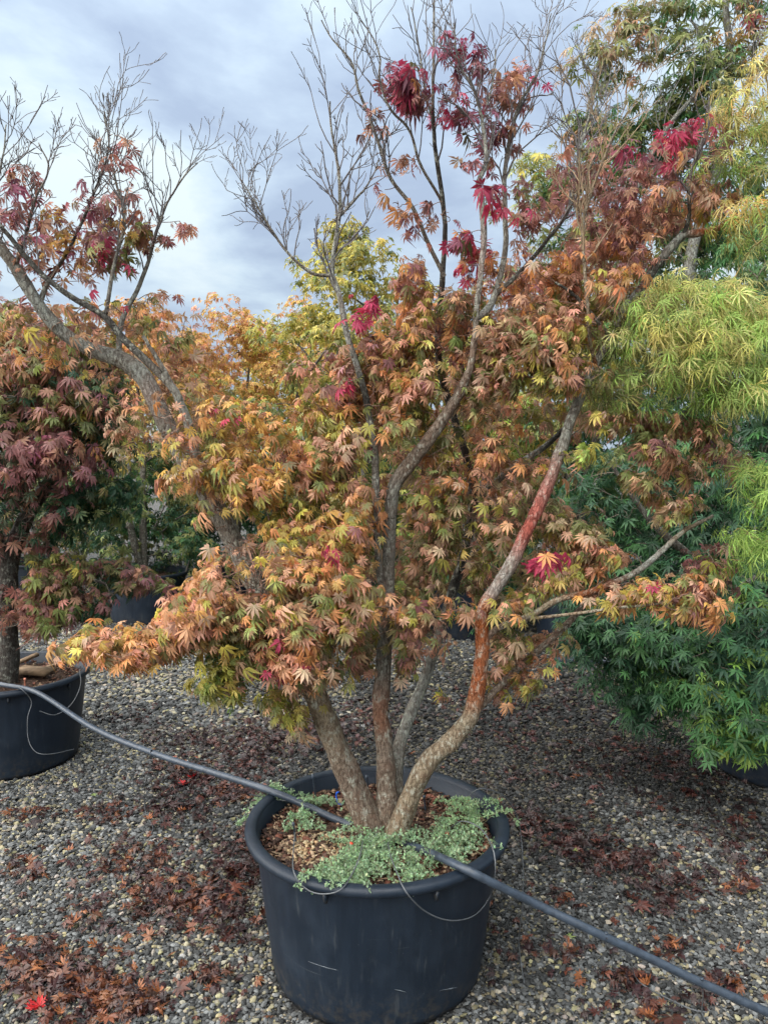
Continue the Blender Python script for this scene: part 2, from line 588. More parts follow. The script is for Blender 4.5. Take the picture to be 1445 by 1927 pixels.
# ------------------------------------------------------------------ leaves: shapes
def leaf_shape(kind, rng, curl=False, wide=None):
    """triangles of one palmate maple leaf of unit length in the XY plane, tip along +Y.
    returns V, F, t (0 at the centre, 1 at the lobe tips)"""
    V, Fc, T = [], [], []

    def v(x, y, z, t):
        V.append((x, y, z)); T.append(min(1.0, max(0.0, t + rng.normal(0, 0.16))))
        return len(V) - 1
    if kind == 'fern':
        nl, spread, w, cut = 9, 130, 0.135, 0.24
    elif kind == 'palm':
        nl, spread, w, cut = 7, 118, 0.105, 0.22
    elif kind == 'star':
        nl, spread, w, cut = 5, 112, 0.165, 0.16
    elif kind == 'broad':
        nl, spread, w, cut = 7, 115, 0.17, 0.30
    else:
        nl, spread, w, cut = 7, 112, 0.03, 0.05
    w = wide or w
    droop = rng.uniform(0.25, 0.6) if kind != 'lace' else rng.uniform(0.5, 0.9)
    if curl:
        droop = rng.uniform(0.9, 1.5)
    for i in range(nl):
        u = i / (nl - 1) * 2 - 1
        a = math.radians(u * spread + rng.normal(0, 4))
        L = (1 - 0.45 * abs(u) ** 1.6) * rng.uniform(0.88, 1.1)
        ww = w * (1 - 0.25 * abs(u)) * rng.uniform(0.85, 1.15)
        tw = rng.normal(0, 0.25 if not curl else 0.9)
        cb = rng.normal(0, 0.03 if not curl else 0.14)
        dr = droop * rng.uniform(0.7, 1.4)
        d = np.array([math.sin(a), math.cos(a)])
        q = np.array([d[1], -d[0]])

        def pt(s, x, z=0.0):
            xy = d * s * L + q * x
            sq = 1 - (0.38 if curl else 0.0) * (s * L) ** 1.5
            return v(xy[0] * sq + cb * s * s, xy[1] * sq, -dr * (s * L) ** 2 + z + tw * x, min(1, s))
        if kind == 'broad':
            b = pt(0.0, 0)
            m = pt(0.55, 0, -0.025)
            tip = pt(1.0, 0)
            for sgn in (1, -1):
                l1 = pt(cut + 0.12, sgn * ww * 0.60, 0.02)
                l2 = pt(rng.uniform(0.6, 0.74), sgn * ww * rng.uniform(0.75, 1.2), 0.03)
                Fc += [(b, l1, m), (l1, l2, m), (l2, tip, m)] if sgn > 0 else [(b, m, l1), (l1, m, l2), (l2, m, tip)]
        elif kind in ('palm', 'fern'):
            b = pt(0.0, 0)
            m = pt(0.45, 0, -0.02)
            tip = pt(1.0, 0)
            sl = rng.uniform(0.5, 0.66) if kind == 'fern' else 0.42
            l, r = pt(sl, ww * rng.uniform(0.8, 1.2), 0.02), pt(sl + rng.normal(0, 0.04), -ww * rng.uniform(0.8, 1.2), 0.02)
            Fc += [(b, l, m), (l, tip, m), (b, m, r), (r, m, tip)]
        elif kind == 'star':
            b = pt(0.0, 0)
            tip = pt(1.0, 0, -0.02)
            l, r = pt(0.42, ww, 0.02), pt(0.42, -ww, 0.02)
            Fc += [(b, l, tip), (b, tip, r)]
        else:
            b = pt(0.0, 0)
            m = pt(0.5, ww * rng.normal(0, 0.6), 0.04)
            tip = pt(1.0, ww * rng.normal(0, 1.5))
            l, r = pt(0.4, ww, 0), pt(0.4, -ww, 0)
            Fc += [(b, l, m), (l, tip, m), (b, m, r), (r, m, tip)]
            for s0, sg in ((0.38, 1), (0.56, -1)):
                c1, c2, c3 = pt(s0, 0), pt(s0 + 0.06, 0), pt(s0 + 0.24, sg * 0.13, -0.03)
                Fc.append((c1, c2, c3))
    if kind == 'star':
        return np.array(V), np.array(Fc), np.array(T)
    # petiole
    a, b, c = v(-0.012, 0, 0, 0), v(0.012, 0, 0, 0), v(0, -0.55, 0.05, 0)
    Fc.append((a, b, c))
    return np.array(V), np.array(Fc), np.array(T)


SHAPES = {}
for _k in ('fern', 'palm', 'star', 'broad', 'lace'):
    _r = np.random.default_rng(len(_k) * 7 + 3)
    SHAPES[_k] = [leaf_shape(_k, _r, _k in ('fern', 'broad') and q >= 3) for q in range(6)]
SHAPES['flat'] = [(lambda q: (q[0] * np.array([1, 1, 0.5]) + np.random.default_rng(len(q[1])).normal(0, 0.03, q[0].shape) * np.array([0, 0, 1]), q[1], q[2]))(leaf_shape('palm', np.random.default_rng(950 + k), k % 2 == 0, 0.15)) for k in range(6)]
SHAPES['curl'] = [leaf_shape('fern', np.random.default_rng(900 + q), True) for q in range(6)]


class Leaves:
    """accumulates leaf placements for one tree"""
    def __init__(s):
        s.P, s.Y, s.Z, s.S, s.C1, s.C2 = [], [], [], [], [], []

    def add(s, P, Y, Z, S, C1, C2):
        s.P.append(P); s.Y.append(Y); s.Z.append(Z); s.S.append(S); s.C1.append(C1); s.C2.append(C2)

    def done(s, rng):
        s.P, s.Y, s.Z, s.C1, s.C2 = (np.vstack(x) for x in (s.P, s.Y, s.Z, s.C1, s.C2))
        s.S = np.concatenate(s.S)
        s.Y = nrm(s.Y)
        s.Z = nrm(s.Z - (s.Z * s.Y).sum(1, keepdims=True) * s.Y)
        s.X = np.cross(s.Y, s.Z)
        s.var = rng.integers(0, 6, len(s.S))
        return s


def leaves_mesh(name, L, idx, kind, mat, base):
    Vs, Fs, Cs, off = [], [], [], 0
    for k in range(6):
        ii = idx[L.var[idx] == k]
        if not len(ii):
            continue
        V, Fc, T = SHAPES[kind][k]
        W = (V[None, :, 0, None] * L.X[ii, None] + V[None, :, 1, None] * L.Y[ii, None] + V[None, :, 2, None] * L.Z[ii, None])
        W = W * L.S[ii, None, None] + L.P[ii, None]
        C = L.C1[ii, None] * (1 - T[None, :, None]) + L.C2[ii, None] * T[None, :, None]
        Vs.append(W.reshape(-1, 3)); Cs.append(C.reshape(-1, 3))
        Fs.append((Fc[None] + (np.arange(len(ii)) * len(V))[:, None, None]).reshape(-1, 3) + off)
        off += len(ii) * len(V)
    return mesh_np(name, np.vstack(Vs) - np.asarray(base), np.vstack(Fs), mat, np.vstack(Cs), smooth=False)


# leaf colours: (centre, tips)
PAL = {
    'K': ((0.50, 0.29, 0.18), (0.54, 0.255, 0.17)),     # pinkish tan
    'O': ((0.50, 0.26, 0.09), (0.52, 0.21, 0.09)),     # orange
    'A': ((0.48, 0.32, 0.08), (0.48, 0.26, 0.07)),     # amber
    'Y': ((0.38, 0.34, 0.07), (0.40, 0.33, 0.07)),     # yellow olive
    'G': ((0.16, 0.20, 0.06), (0.20, 0.20, 0.07)),     # olive green
    'E': ((0.055, 0.145, 0.05), (0.065, 0.16, 0.05)),     # mid green
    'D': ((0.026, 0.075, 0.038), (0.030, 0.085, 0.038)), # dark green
    'L': ((0.22, 0.35, 0.07), (0.28, 0.41, 0.09)),     # lime
    'Z': ((0.42, 0.42, 0.12), (0.50, 0.44, 0.15)),     # pale yellow
    'R': ((0.30, 0.025, 0.065), (0.42, 0.04, 0.09)),     # crimson
    'P': ((0.17, 0.055, 0.085), (0.23, 0.065, 0.095)),     # purple
    'B': ((0.36, 0.20, 0.12), (0.40, 0.18, 0.13)),     # brown
    'M': ((0.22, 0.11, 0.105), (0.28, 0.115, 0.11)),     # maroon brown
    'T': ((0.32, 0.26, 0.15), (0.40, 0.25, 0.16)),     # tarnished tan green
}


def scatter(L, C, R, n, pal, size, rng, axis=None, per=8, shell=0.5, droop=0.6, up=1.0, layer=False):
    """n leaves in clusters inside the ellipsoid C, R.  returns cluster centres"""
    nc = max(1, int(round(n / per)))
    u = nrm(rng.normal(0, 1, (nc, 3)))
    r = rng.random(nc) ** shell
    cc = C + u * r[:, None] * R
    outv = u.copy()
    if axis is not None:
        h = cc - axis
        h[:, 2] = 0
        outv = nrm(outv + 0.9 * nrm(h))
    outv[:, 2] *= 0.35
    cid = np.repeat(np.arange(nc), per)[:n] if nc * per >= n else rng.integers(0, nc, n)
    m = len(cid)
    off = rng.normal(0, 1, (m, 3)) * np.array([0.75, 0.75, 0.38]) * size
    P = cc[cid] + off
    yd = 0.7 * outv[cid] + 0.9 * nrm(off * np.array([1, 1, 0.2])) + rng.normal(0, 0.25, (m, 3))
    yd = nrm(yd)
    yd[:, 2] -= droop * rng.uniform(0.35, 1.4, m)
    zd = np.array([0, 0, up]) + 0.45 * outv[cid] + rng.normal(0, 0.33, (m, 3))
    keys = list(pal)
    pc = rng.integers(0, len(keys), nc)[cid]
    sw = rng.random(m) < 0.38
    pc[sw] = rng.integers(0, len(keys), sw.sum())
    c1 = np.array([PAL[k][0] for k in keys])[pc]
    c2 = np.array([PAL[k][1] for k in keys])[pc]
    # part turned leaves: mix towards another colour of the same branch
    pc2 = rng.integers(0, len(keys), m)
    f = (rng.random(m) * 0.5)[:, None]
    c2 = c2 * (1 - f) + np.array([PAL[k][1] for k in keys])[pc2] * f
    j = np.exp(rng.normal(0, 0.28, (m, 1))) * np.exp(rng.normal(0, 0.06, (m, 3)))
    L.add(P, yd, zd, size * np.exp(np.clip(rng.normal(0, 0.28, m), -0.7, 0.36)), np.clip(c1 * j, 0, 0.8), np.clip(c2 * j, 0, 0.8))
    return cc


def connect(nodes, targets, rng, r0=0.0028, r1=0.0012, col=(0.16, 0.10, 0.075), sides=4, maxd=9):
    """grow twigs from the nearest limb (or an earlier twig) to every target"""
    items = []
    nodes = np.asarray(nodes)
    cap = len(nodes) + 4 * len(targets) + 8
    buf = np.empty((cap, 3)); nn = len(nodes)
    buf[:nn] = nodes
    t = np.asarray(targets)
    d0 = np.array([np.min(np.linalg.norm(nodes - q, axis=1)) for q in t])
    for k in np.argsort(d0):
        q = t[k]
        b = buf[:nn]
        dv = b - q
        d = np.sqrt((dv ** 2).sum(1)) + 0.8 * np.maximum(0, dv[:, 2])
        i = int(np.argmin(d))
        s = b[i]
        D = np.linalg.norm(q - s)
        if D < 0.02 or D > maxd:
            continue
        mid = (s + q) / 2 + rng.normal(0, 0.07, 3) * D + np.array([0, 0, 0.07 * D])
        P = smooth_path([s, mid, q], 5)
        ra = r0 * (0.7 + 1.2 * min(1.5, D))
        items.append((P, np.linspace(ra, r1, 5), sides, np.asarray(col) * rng.uniform(0.7, 1.4)))
        buf[nn:nn + 3] = P[[2, 3, 4]]
        nn += 3
    return items


def shoot(items, p, d, L, r, lev, rng, col, up=0.35):
    """bare opposite-branched maple shoot: kinked at the nodes, short side shoots"""
    n = int(rng.integers(4, 7))
    pts = [np.array(p, float)]
    d = nrm(np.array(d, float))
    for i in range(n):
        d = nrm(d + rng.normal(0, 0.17, 3) + np.array([0, 0, up * 0.16]))
        pts.append(pts[-1] + d * L / n * rng.uniform(0.7, 1.3))
    P = np.array(pts)
    items.append((P, np.linspace(r, max(0.0012, r * 0.45), n + 1), 4 if r > 0.003 else 3, np.asarray(col) * rng.uniform(0.75, 1.3)))
    if lev <= 0 or L < 0.05:
        return
    for i in range(1, n):
        if rng.random() < 0.35:
            continue
        ax = nrm(P[min(i + 1, n)] - P[i - 1])
        side = nrm(np.cross(ax, rng.normal(0, 1, 3)))
        for sg in (1, -1):
            if rng.random() < 0.4:
                continue
            dd = nrm(ax + sg * side * rng.uniform(0.5, 1.0) + np.array([0, 0, 0.12]))
            shoot(items, P[i], dd, L * rng.uniform(0.2, 0.6), r * 0.62, lev - 1, rng, col, up)


def stem_mesh(name, P, R, cols, base, sides=14, rough=0.05, n=40, seed=1):
    rng = np.random.default_rng(seed)
    A = np.hstack([np.asarray(P), np.asarray(R)[:, None], np.asarray(cols)])
    S = smooth_path(A, n)
    S[:, :3] += np.cumsum(rng.normal(0, 0.0012, (n, 3)), 0) * np.linspace(0, 1, n)[:, None]
    V, Fq, ring = tube(S[:, :3], np.maximum(S[:, 3], 0.0012), sides, rough, rng)
    me = mesh_np(name, V - np.asarray(base), Fq, M_BARK, np.clip(S[ring, 4:7], 0.01, 1))
    return me, S


def finish_leaves(root, base, L, kind, n_single, rng, cell=26, mat=M_LEAF, name='leaf'):
    """the leaves that show largest become single parts, the rest one mass"""
    n = len(L.S)
    idx = np.arange(n)
    single = np.array([], int)
    if n_single:
        x, y, dep = project(L.P)
        ok = (x > 5) & (x < 1440) & (y > 5) & (y < 1922)
        key = (x // cell).astype(int) * 1000 + (y // cell).astype(int)
        order = np.lexsort((dep, key))
        order = order[ok[order]]
        if len(order):
            _, first = np.unique(key[order], return_index=True)
            cand = order[first]
            px = L.S[cand] * F / dep[cand]
            single = cand[np.argsort(-px)][:n_single]
    rest = np.setdiff1d(idx, single)
    o = link('foliage', leaves_mesh('foliage', L, rest, kind, mat, base), root)
    o['kind'] = 'stuff'
    if len(single):
        proto = single[rng.permutation(len(single))[:16]]
        pc = np.hstack([L.C1[proto], L.C2[proto]])
        cache = {}
        for i in single:
            c = int(np.argmin(((pc - np.hstack([L.C1[i], L.C2[i]])) ** 2).sum(1)))
            k = (int(L.var[i]), c)
            if k not in cache:
                V, Fc, T = SHAPES[kind][k[0]]
                C = pc[c][None, :3] * (1 - T[:, None]) + pc[c][None, 3:] * T[:, None]
                cache[k] = mesh_np(name, V, Fc, mat, C, smooth=False)
            q = bpy.data.objects.new(name, cache[k])
            COL.objects.link(q)
            q.parent = root
            s = L.S[i]
            M = Matrix([[*(a * s)] for a in np.stack([L.X[i], L.Y[i], L.Z[i]], 1)]).to_4x4()
            M.translation = Vector(L.P[i] - np.asarray(base))
            q.matrix_basis = M


# ------------------------------------------------------------------ pots
def lathe(profile, n=72, wob=0.0, seed=0, closed=False):
    rng = np.random.default_rng(seed)
    ang = np.linspace(0, 2 * math.pi, n, endpoint=False)
    w = 1 + wob * (np.sin(2 * ang + rng.uniform(0, 6)) + 0.5 * np.sin(3 * ang + rng.uniform(0, 6)))
    pr = np.asarray(profile, float)
    V = np.stack([pr[:, None, 0] * w * np.cos(ang), pr[:, None, 0] * w * np.sin(ang), pr[:, None, 1] * np.ones(n)], -1).reshape(-1, 3)
    m = len(pr)
    rows = range(m if closed else m - 1)
    Fq = []
    for i in rows:
        i2 = (i + 1) % m
        for j in range(n):
            j2 = (j + 1) % n
            Fq.append((i * n + j, i * n + j2, i2 * n + j2, i2 * n + j))
    return V, np.array(Fq)


POT_CACHE = {}


def chips(cx_, R, z, n, rng, palette, smin, smax):
    """flat bark flakes and grit lying on the soil"""
    Vb = np.array([(-1, -1, -1), (1, -1, -1), (1, 1, -1), (-1, 1, -1), (-1, -1, 1), (1, -1, 1), (1, 1, 1), (-1, 1, 1)], float)
    Fb = np.array([(0, 3, 2, 1), (4, 5, 6, 7), (0, 1, 5, 4), (1, 2, 6, 5), (2, 3, 7, 6), (3, 0, 4, 7)])
    Vs, Fs, Cs = [], [], []
    for i in range(n):
        r = R * math.sqrt(rng.random())
        a = rng.uniform(0, 6.283)
        s = rng.uniform(smin, smax)
        v = Vb * np.array([s * rng.uniform(0.7, 1.6), s * rng.uniform(0.4, 0.9), s * rng.uniform(0.1, 0.35)]) * rng.uniform(0.75, 1.25, (8, 3))
        e = Matrix.Rotation(rng.uniform(0, 6.28), 3, 'Z') @ Matrix.Rotation(rng.normal(0, 0.4), 3, 'X') @ Matrix.Rotation(rng.normal(0, 0.3), 3, 'Y')
        v = v @ np.array(e).T + np.array([cx_[0] + r * math.cos(a), cx_[1] + r * math.sin(a), z + rng.uniform(0, 0.018)])
        Vs.append(v); Fs.append(Fb + i * 8)
        Cs.append(np.tile(np.array(palette[rng.integers(len(palette))]) * rng.uniform(0.6, 1.4), (8, 1)))
    return np.vstack(Vs), np.vstack(Fs), np.vstack(Cs)


CHIP_PAL = [(0.10, 0.05, 0.035), (0.07, 0.04, 0.03), (0.04, 0.025, 0.02), (0.20, 0.13, 0.085), (0.15, 0.06, 0.04), (0.28, 0.20, 0.13)]


def make_pot(c, label, n=72, nchips=0, scale=1.0, seed=1, tabs=True, soil_drop=0.075):
    root = empty('plant_pot', c, label, 'plant pot', 'black plastic nursery pots')
    R, RB, H = PR * scale, PRB * scale, PH * scale
    wr = R - 0.035
    rm = R - 0.016
    th = 0.011
    # wall: base, foot bevel, slightly bellied side, inner face down to the soil
    prof = [(0.001, 0.004), (RB - 0.03, 0.004), (RB - 0.004, 0.012), (RB, 0.03)]
    for k in range(1, 9):
        f = k / 8
        prof.append((RB + (wr - RB) * (f ** 0.9), 0.03 + (H - 0.055) * f))
    prof += [(wr, H - 0.012), (wr - th, H - 0.012), (wr - th - 0.01, H - soil_drop - 0.03)]
    V, Fq = lathe(prof, n, 0.006, seed)
    link('wall', mesh_np('pot_wall', V, Fq, M_POT), root)
    # rolled rim: rounded section overhanging the wall
    k = 12
    sec = []
    for i in range(k):
        a = 2 * math.pi * i / k
        x, z = math.cos(a), math.sin(a)
        sec.append((rm - 0.006 + 0.023 * math.copysign(abs(x) ** 0.75, x), H - 0.016 + 0.017 * math.copysign(abs(z) ** 0.75, z)))
    V, Fq = lathe(sec, n, 0.006, seed, closed=True)
    link('rim', mesh_np('pot_rim', V, Fq, M_POT), root)
    # soil: lumpy disc
    rng = np.random.default_rng(seed + 9)
    rings = 14
    rs = wr - th - 0.004
    VV, FF = [(0, 0, H - soil_drop + 0.03)], []
    for i in range(1, rings + 1):
        rr = rs * i / rings
        for j in range(48):
            a = 2 * math.pi * j / 48
            VV.append((rr * math.cos(a), rr * math.sin(a), H - soil_drop + 0.03 * (1 - (i / rings) ** 2) + (rng.normal(0, 0.006) if i < rings else 0)))
    for i in range(rings):
        for j in range(48):
            j2 = (j + 1) % 48
            if i == 0:
                FF.append((0, 1 + j, 1 + j2))
            else:
                a0, b0 = 1 + (i - 1) * 48, 1 + i * 48
                FF.append((a0 + j, b0 + j, b0 + j2))
                FF.append((a0 + j, b0 + j2, a0 + j2))
    soil = link('soil', mesh_np('soil', VV, FF, M_SOIL), root)
    if nchips:
        V, Fc, C = chips((0, 0), rs - 0.01, H - soil_drop + 0.012, nchips, rng, CHIP_PAL, 0.003, 0.011)
        b = link('bark_chips', mesh_np('bark_chips', V, Fc, M_CHIP, C, smooth=False), soil)
        b['kind'] = 'stuff'
    if tabs:
        Vb = np.array([(-1, -1, -1), (1, -1, -1), (1, 1, -1), (-1, 1, -1), (-1, -1, 1), (1, -1, 1), (1, 1, 1), (-1, 1, 1)], float)
        Fb = np.array([(0, 3, 2, 1), (4, 5, 6, 7), (0, 1, 5, 4), (1, 2, 6, 5), (2, 3, 7, 6), (3, 0, 4, 7)])
        Vt = Vb * np.array([0.013, 0.005, 0.017])
        Vt[[0, 1, 2, 3]] *= np.array([0.35, 1, 1])
        if 'tab' not in POT_CACHE:
            POT_CACHE['tab'] = mesh_np('rim_bracket', Vt, Fb, M_POT, smooth=False)
        for j in range(8):
            a = 2 * math.pi * (j + 0.55) / 8
            o = link('rim_bracket', POT_CACHE['tab'], root, ((wr + 0.012) * math.cos(a), (wr + 0.012) * math.sin(a), H - 0.052))
            o.rotation_euler = (0, 0, a)
    return root


main_pot = make_pot(MAIN, 'large black pot with a rolled rim, holding bark, weeds and the multi-stemmed orange maple', 96, 5200, seed=2, soil_drop=0.085)
make_pot(LEFTP, 'black pot with boards and a coral label stake lying on its bark', 72, 900, seed=5)
make_pot(RIGHTP, 'black pot in deep shade under the drooping bright green maple', 72, 0, seed=7)

# tan grit on the front left of the soil in the main pot
_rng = np.random.default_rng(77)
_c = atz(600, 1600, PH - 0.07) - MAIN
V, Fc, C = chips((_c[0], _c[1]), 0.11, PH - 0.072, 520, _rng, [(0.36, 0.26, 0.15), (0.30, 0.20, 0.11), (0.42, 0.34, 0.22)], 0.004, 0.009)
keep = (V[:, 0] ** 2 + V[:, 1] ** 2).reshape(-1, 8).max(1) < 0.405 ** 2
kk = np.repeat(keep, 8)
new = np.cumsum(kk) - 1
Fk = Fc.reshape(-1, 6, 4)[keep].reshape(-1, 4)
g = link('grit', mesh_np('grit', V[kk], new[Fk], M_CHIP, C[kk], smooth=False), main_pot)
g['kind'] = 'stuff'

# ------------------------------------------------------------------ the main maple
YC = MAIN[1]
GREY = (0.22, 0.21, 0.18)
BROWN = (0.22, 0.17, 0.13)
TANB = (0.28, 0.225, 0.155)
RUST = (0.34, 0.12, 0.05)
PALE = (0.32, 0.28, 0.25)
LGREY = (0.28, 0.29, 0.26)
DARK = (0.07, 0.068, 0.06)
REDB = (0.36, 0.115, 0.09)


def pxpath(rows, y0=YC):
    """rows: px, py, depth offset, radius, colour"""
    P = np.array([at(r[0], r[1], y0 + r[2]) for r in rows])
    R = np.array([r[3] for r in rows])
    C = np.array([r[4] for r in rows])
    return P, R, C


S1 = [(700, 1565, -.02, .055, BROWN), (680, 1515, -.02, .048, BROWN), (648, 1440, -.03, .044, BROWN), (612, 1355, -.04, .040, TANB), (578, 1275, -.03, .040, TANB),
      (512, 1150, .02, .039, GREY), (430, 1000, .05, .038, GREY), (385, 920, .07, .035, GREY), (335, 840, .09, .033, GREY),
      (293, 750, .1, .030, PALE), (272, 712, .1, .030, LGREY), (235, 683, .1, .028, GREY), (170, 660, .08, .025, LGREY),
      (112, 620, .05, .023, LGREY), (65, 560, .02, .021, LGREY), (25, 495, 0, .019, GREY), (-25, 420, 0, .016, GREY), (-80, 330, 0, .012, GREY)]
B1 = [(392, 930, .06, .014, GREY), (368, 850, .02, .016, LGREY), (356, 800, 0, .016, LGREY), (340, 755, -.02, .015, LGREY), (322, 722, -.03, .014, GREY), (240, 640, -.04, .012, DARK),
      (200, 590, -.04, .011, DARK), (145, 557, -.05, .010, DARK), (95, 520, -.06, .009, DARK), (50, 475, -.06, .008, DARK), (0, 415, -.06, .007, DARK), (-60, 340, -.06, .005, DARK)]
B1b = [(324, 724, -.03, .009, GREY), (300, 682, -.05, .008, GREY), (268, 636, -.06, .006, GREY)]
S2 = [(722, 1570, .0, .050, BROWN), (728, 1500, .0, .040, BROWN), (724, 1400, .02, .033, BROWN), (716, 1340, .03, .030, (0.26, 0.14, 0.09)), (722, 1250, .04, .029, GREY),
      (728, 1150, .04, .025, GREY), (731, 1050, .03, .023, GREY), (733, 980, .02, .023, GREY), (740, 915, .01, .024, GREY), (765, 875, 0, .024, BROWN),
      (803, 825, -.02, .023, BROWN), (838, 775, -.02, .020, BROWN), (866, 722, -.02, .016, BROWN), (884, 680, -.02, .012, BROWN), (890, 630, -.01, .011, BROWN), (896, 570, 0, .010, GREY),
      (903, 500, 0, .010, PALE), (907, 430, 0, .010, PALE), (902, 370, 0, .0105, LGREY), (896, 325, 0, .009, LGREY), (910, 287, 0, .007, LGREY), (906, 228, 0, .006, LGREY),
      (890, 155, 0, .0045, GREY), (860, 95, 0, .003, GREY), (850, 20, 0, .002, GREY)]
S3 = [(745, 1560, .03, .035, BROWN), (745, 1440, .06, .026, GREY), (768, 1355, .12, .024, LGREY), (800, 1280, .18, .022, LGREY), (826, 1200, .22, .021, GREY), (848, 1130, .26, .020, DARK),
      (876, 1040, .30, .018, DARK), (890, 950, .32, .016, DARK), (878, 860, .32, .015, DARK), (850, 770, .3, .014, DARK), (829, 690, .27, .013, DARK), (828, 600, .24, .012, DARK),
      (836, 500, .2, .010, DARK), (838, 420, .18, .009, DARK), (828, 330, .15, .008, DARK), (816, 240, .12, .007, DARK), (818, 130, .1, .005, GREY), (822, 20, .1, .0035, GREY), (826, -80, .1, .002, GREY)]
S4 = [(724, 1150, .04, .012, GREY), (712, 1060, -.01, .013, GREY), (708, 980, -.02, .014, GREY), (706, 900, -.02, .0135, GREY), (703, 840, -.02, .013, GREY), (692, 770, 0, .012, DARK), (684, 730, 0, .012, DARK),
      (668, 680, 0, .011, LGREY), (650, 620, 0, .0105, LGREY), (636, 550, 0, .010, LGREY), (622, 512, 0, .009, LGREY), (628, 450, 0, .007, LGREY), (635, 400, .02, .0065, LGREY), (632, 340, .02, .0055, GREY),
      (625, 290, .02, .0045, GREY), (615, 235, .02, .0035, GREY), (611, 195, .02, .0025, GREY)]
S4b = [(624, 518, 0, .007, GREY), (606, 518, 0, .0065, GREY), (586, 513, -.01, .006, GREY), (556, 488, -.02, .005, GREY), (530, 455, -.02, .0045, GREY), (502, 405, -.03, .0035, GREY), (480, 362, -.03, .0028, GREY), (462, 328, -.03, .002, GREY)]
S4c = [(630, 415, .02, .0055, GREY), (665, 380, .05, .0045, GREY), (695, 345, .07, .003, GREY), (712, 300, .08, .002, GREY)]
S5 = [(745, 1572, -.05, .042, TANB), (762, 1525, -.06, .036, TANB), (785, 1470, -.08, .034, TANB), (815, 1425, -.1, .033, TANB), (855, 1390, -.11, .032, TANB), (884, 1350, -.12, .029, TANB), (898, 1300, -.12, .026, RUST),
      (907, 1230, -.12, .024, RUST), (908, 1150, -.11, .023, RUST), (930, 1110, -.1, .0225, PALE), (962, 1062, -.09, .022, PALE), (985, 1010, -.08, .021, REDB), (1010, 960, -.07, .0205, REDB),
      (1040, 890, -.05, .020, (0.33, 0.19, 0.16)), (1060, 840, -.03, .019, GREY), (1075, 790, 0, .018, GREY), (1095, 740, .02, .017, GREY), (1122, 685, .05, .016, GREY), (1150, 640, .07, .017, PALE), (1168, 590, .09, .0155, LGREY),
      (1200, 550, .1, .015, LGREY), (1232, 508, .1, .0155, DARK), (1258, 470, .1, .016, LGREY), (1285, 444, .1, .015, LGREY), (1315, 440, .08, .013, RUST), (1350, 430, .05, .011, RUST), (1385, 405, .03, .008, RUST)]
S5b = [(1285, 444, .1, .008, DARK), (1296, 405, .08, .0065, DARK), (1296, 350, .06, .006, GREY), (1312, 290, .05, .005, GREY), (1330, 245, .04, .003, GREY)]
R1 = [(911, 1205, -.11, .012, BROWN), (940, 1180, -.13, .013, BROWN), (989, 1163, -.15, .012, TANB), (1050, 1128, -.14, .011, TANB), (1107, 1112, -.12, .011, RUST), (1194, 1072, -.08, .011, GREY),
      (1247, 1030, -.04, .010, LGREY), (1277, 1000, 0, .0085, TANB), (1337, 962, .05, .006, GREY)]
R1b = [(989, 1165, -.15, .006, TANB), (1080, 1155, -.2, .0055, TANB), (1170, 1142, -.24, .005, TANB), (1235, 1136, -.26, .0045, TANB), (1295, 1116, -.28, .003, RUST)]
R2 = [(890, 1345, -.1, .013, BROWN), (941, 1290, -.04, .0125, BROWN), (1028, 1209, .03, .013, BROWN), (1073, 1166, .06, .012, BROWN), (1100, 1135, .08, .011, BROWN), (1160, 1085, .12, .008, BROWN)]
R3 = [(890, 950, .32, .012, DARK), (940, 900, .33, .013, GREY), (985, 866, .34, .013, LGREY), (1030, 833, .35, .011, DARK), (1085, 775, .36, .008, DARK)]
U1 = [(836, 520, .2, .0085, GREY), (826, 500, .19, .008, GREY), (805, 456, .16, .0075, GREY), (778, 393, .12, .007, GREY), (737, 338, .1, .0065, GREY), (718, 283, .08, .006, GREY), (700, 228, .06, .0052, GREY), (677, 169, .05, .0045, GREY),
      (664, 119, .04, .0035, GREY), (636, 82, .04, .0026, GREY), (609, 40, .04, .002, GREY)]
U2 = [(834, 400, .18, .006, GREY), (828, 374, .15, .0055, GREY), (791, 310, .08, .005, GREY), (769, 246, .04, .0045, GREY), (732, 205, 0, .004, GREY), (709, 150, -.02, .0035, GREY), (705, 100, -.03, .003, GREY), (686, 60, -.03, .0022, GREY), (668, 38, -.03, .0018, GREY)]
U3 = [(893, 600, 0, .012, LGREY), (915, 585, .05, .014, LGREY), (932, 552, .08, .012, LGREY), (950, 470, .1, .010, GREY), (948, 390, .1, .009, GREY), (947, 329, .1, .008, GREY), (956, 256, .1, .007, GREY), (974, 192, .1, .0055, GREY),
      (1006, 132, .1, .004, GREY), (1024, 55, .1, .0025, GREY), (1030, 20, .1, .0018, GREY)]
U4 = [(932, 555, .08, .009, GREY), (985, 505, .15, .008, DARK), (1030, 450, .2, .007, DARK), (1070, 390, .25, .007, LGREY), (1088, 287, .28, .006, LGREY), (1104, 226, .3, .0045, LGREY), (1115, 181, .3, .003, GREY)]
T1 = [(1122, 690, .05, .007, RUST), (1110, 645, .0, .0065, TANB), (1104, 566, -.03, .006, TANB), (1094, 434, -.05, .006, TANB), (1108, 370, -.06, .005, TANB), (1135, 300, -.07, .004, TANB), (1165, 235, -.08, .003, GREY), (1185, 205, -.08, .002, GREY)]
T2 = [(1150, 640, .07, .007, LGREY), (1130, 612, .05, .0065, LGREY), (1085, 560, .02, .006, DARK), (1045, 530, 0, .004, DARK)]
T3 = [(818, 240, .12, .0045, GREY), (800, 170, .1, .004, GREY), (790, 90, .08, .003, GREY), (775, 20, .07, .002, GREY)]
T4 = [(905, 235, 0, .004, GREY), (925, 160, .03, .003, GREY), (930, 90, .05, .002, GREY)]
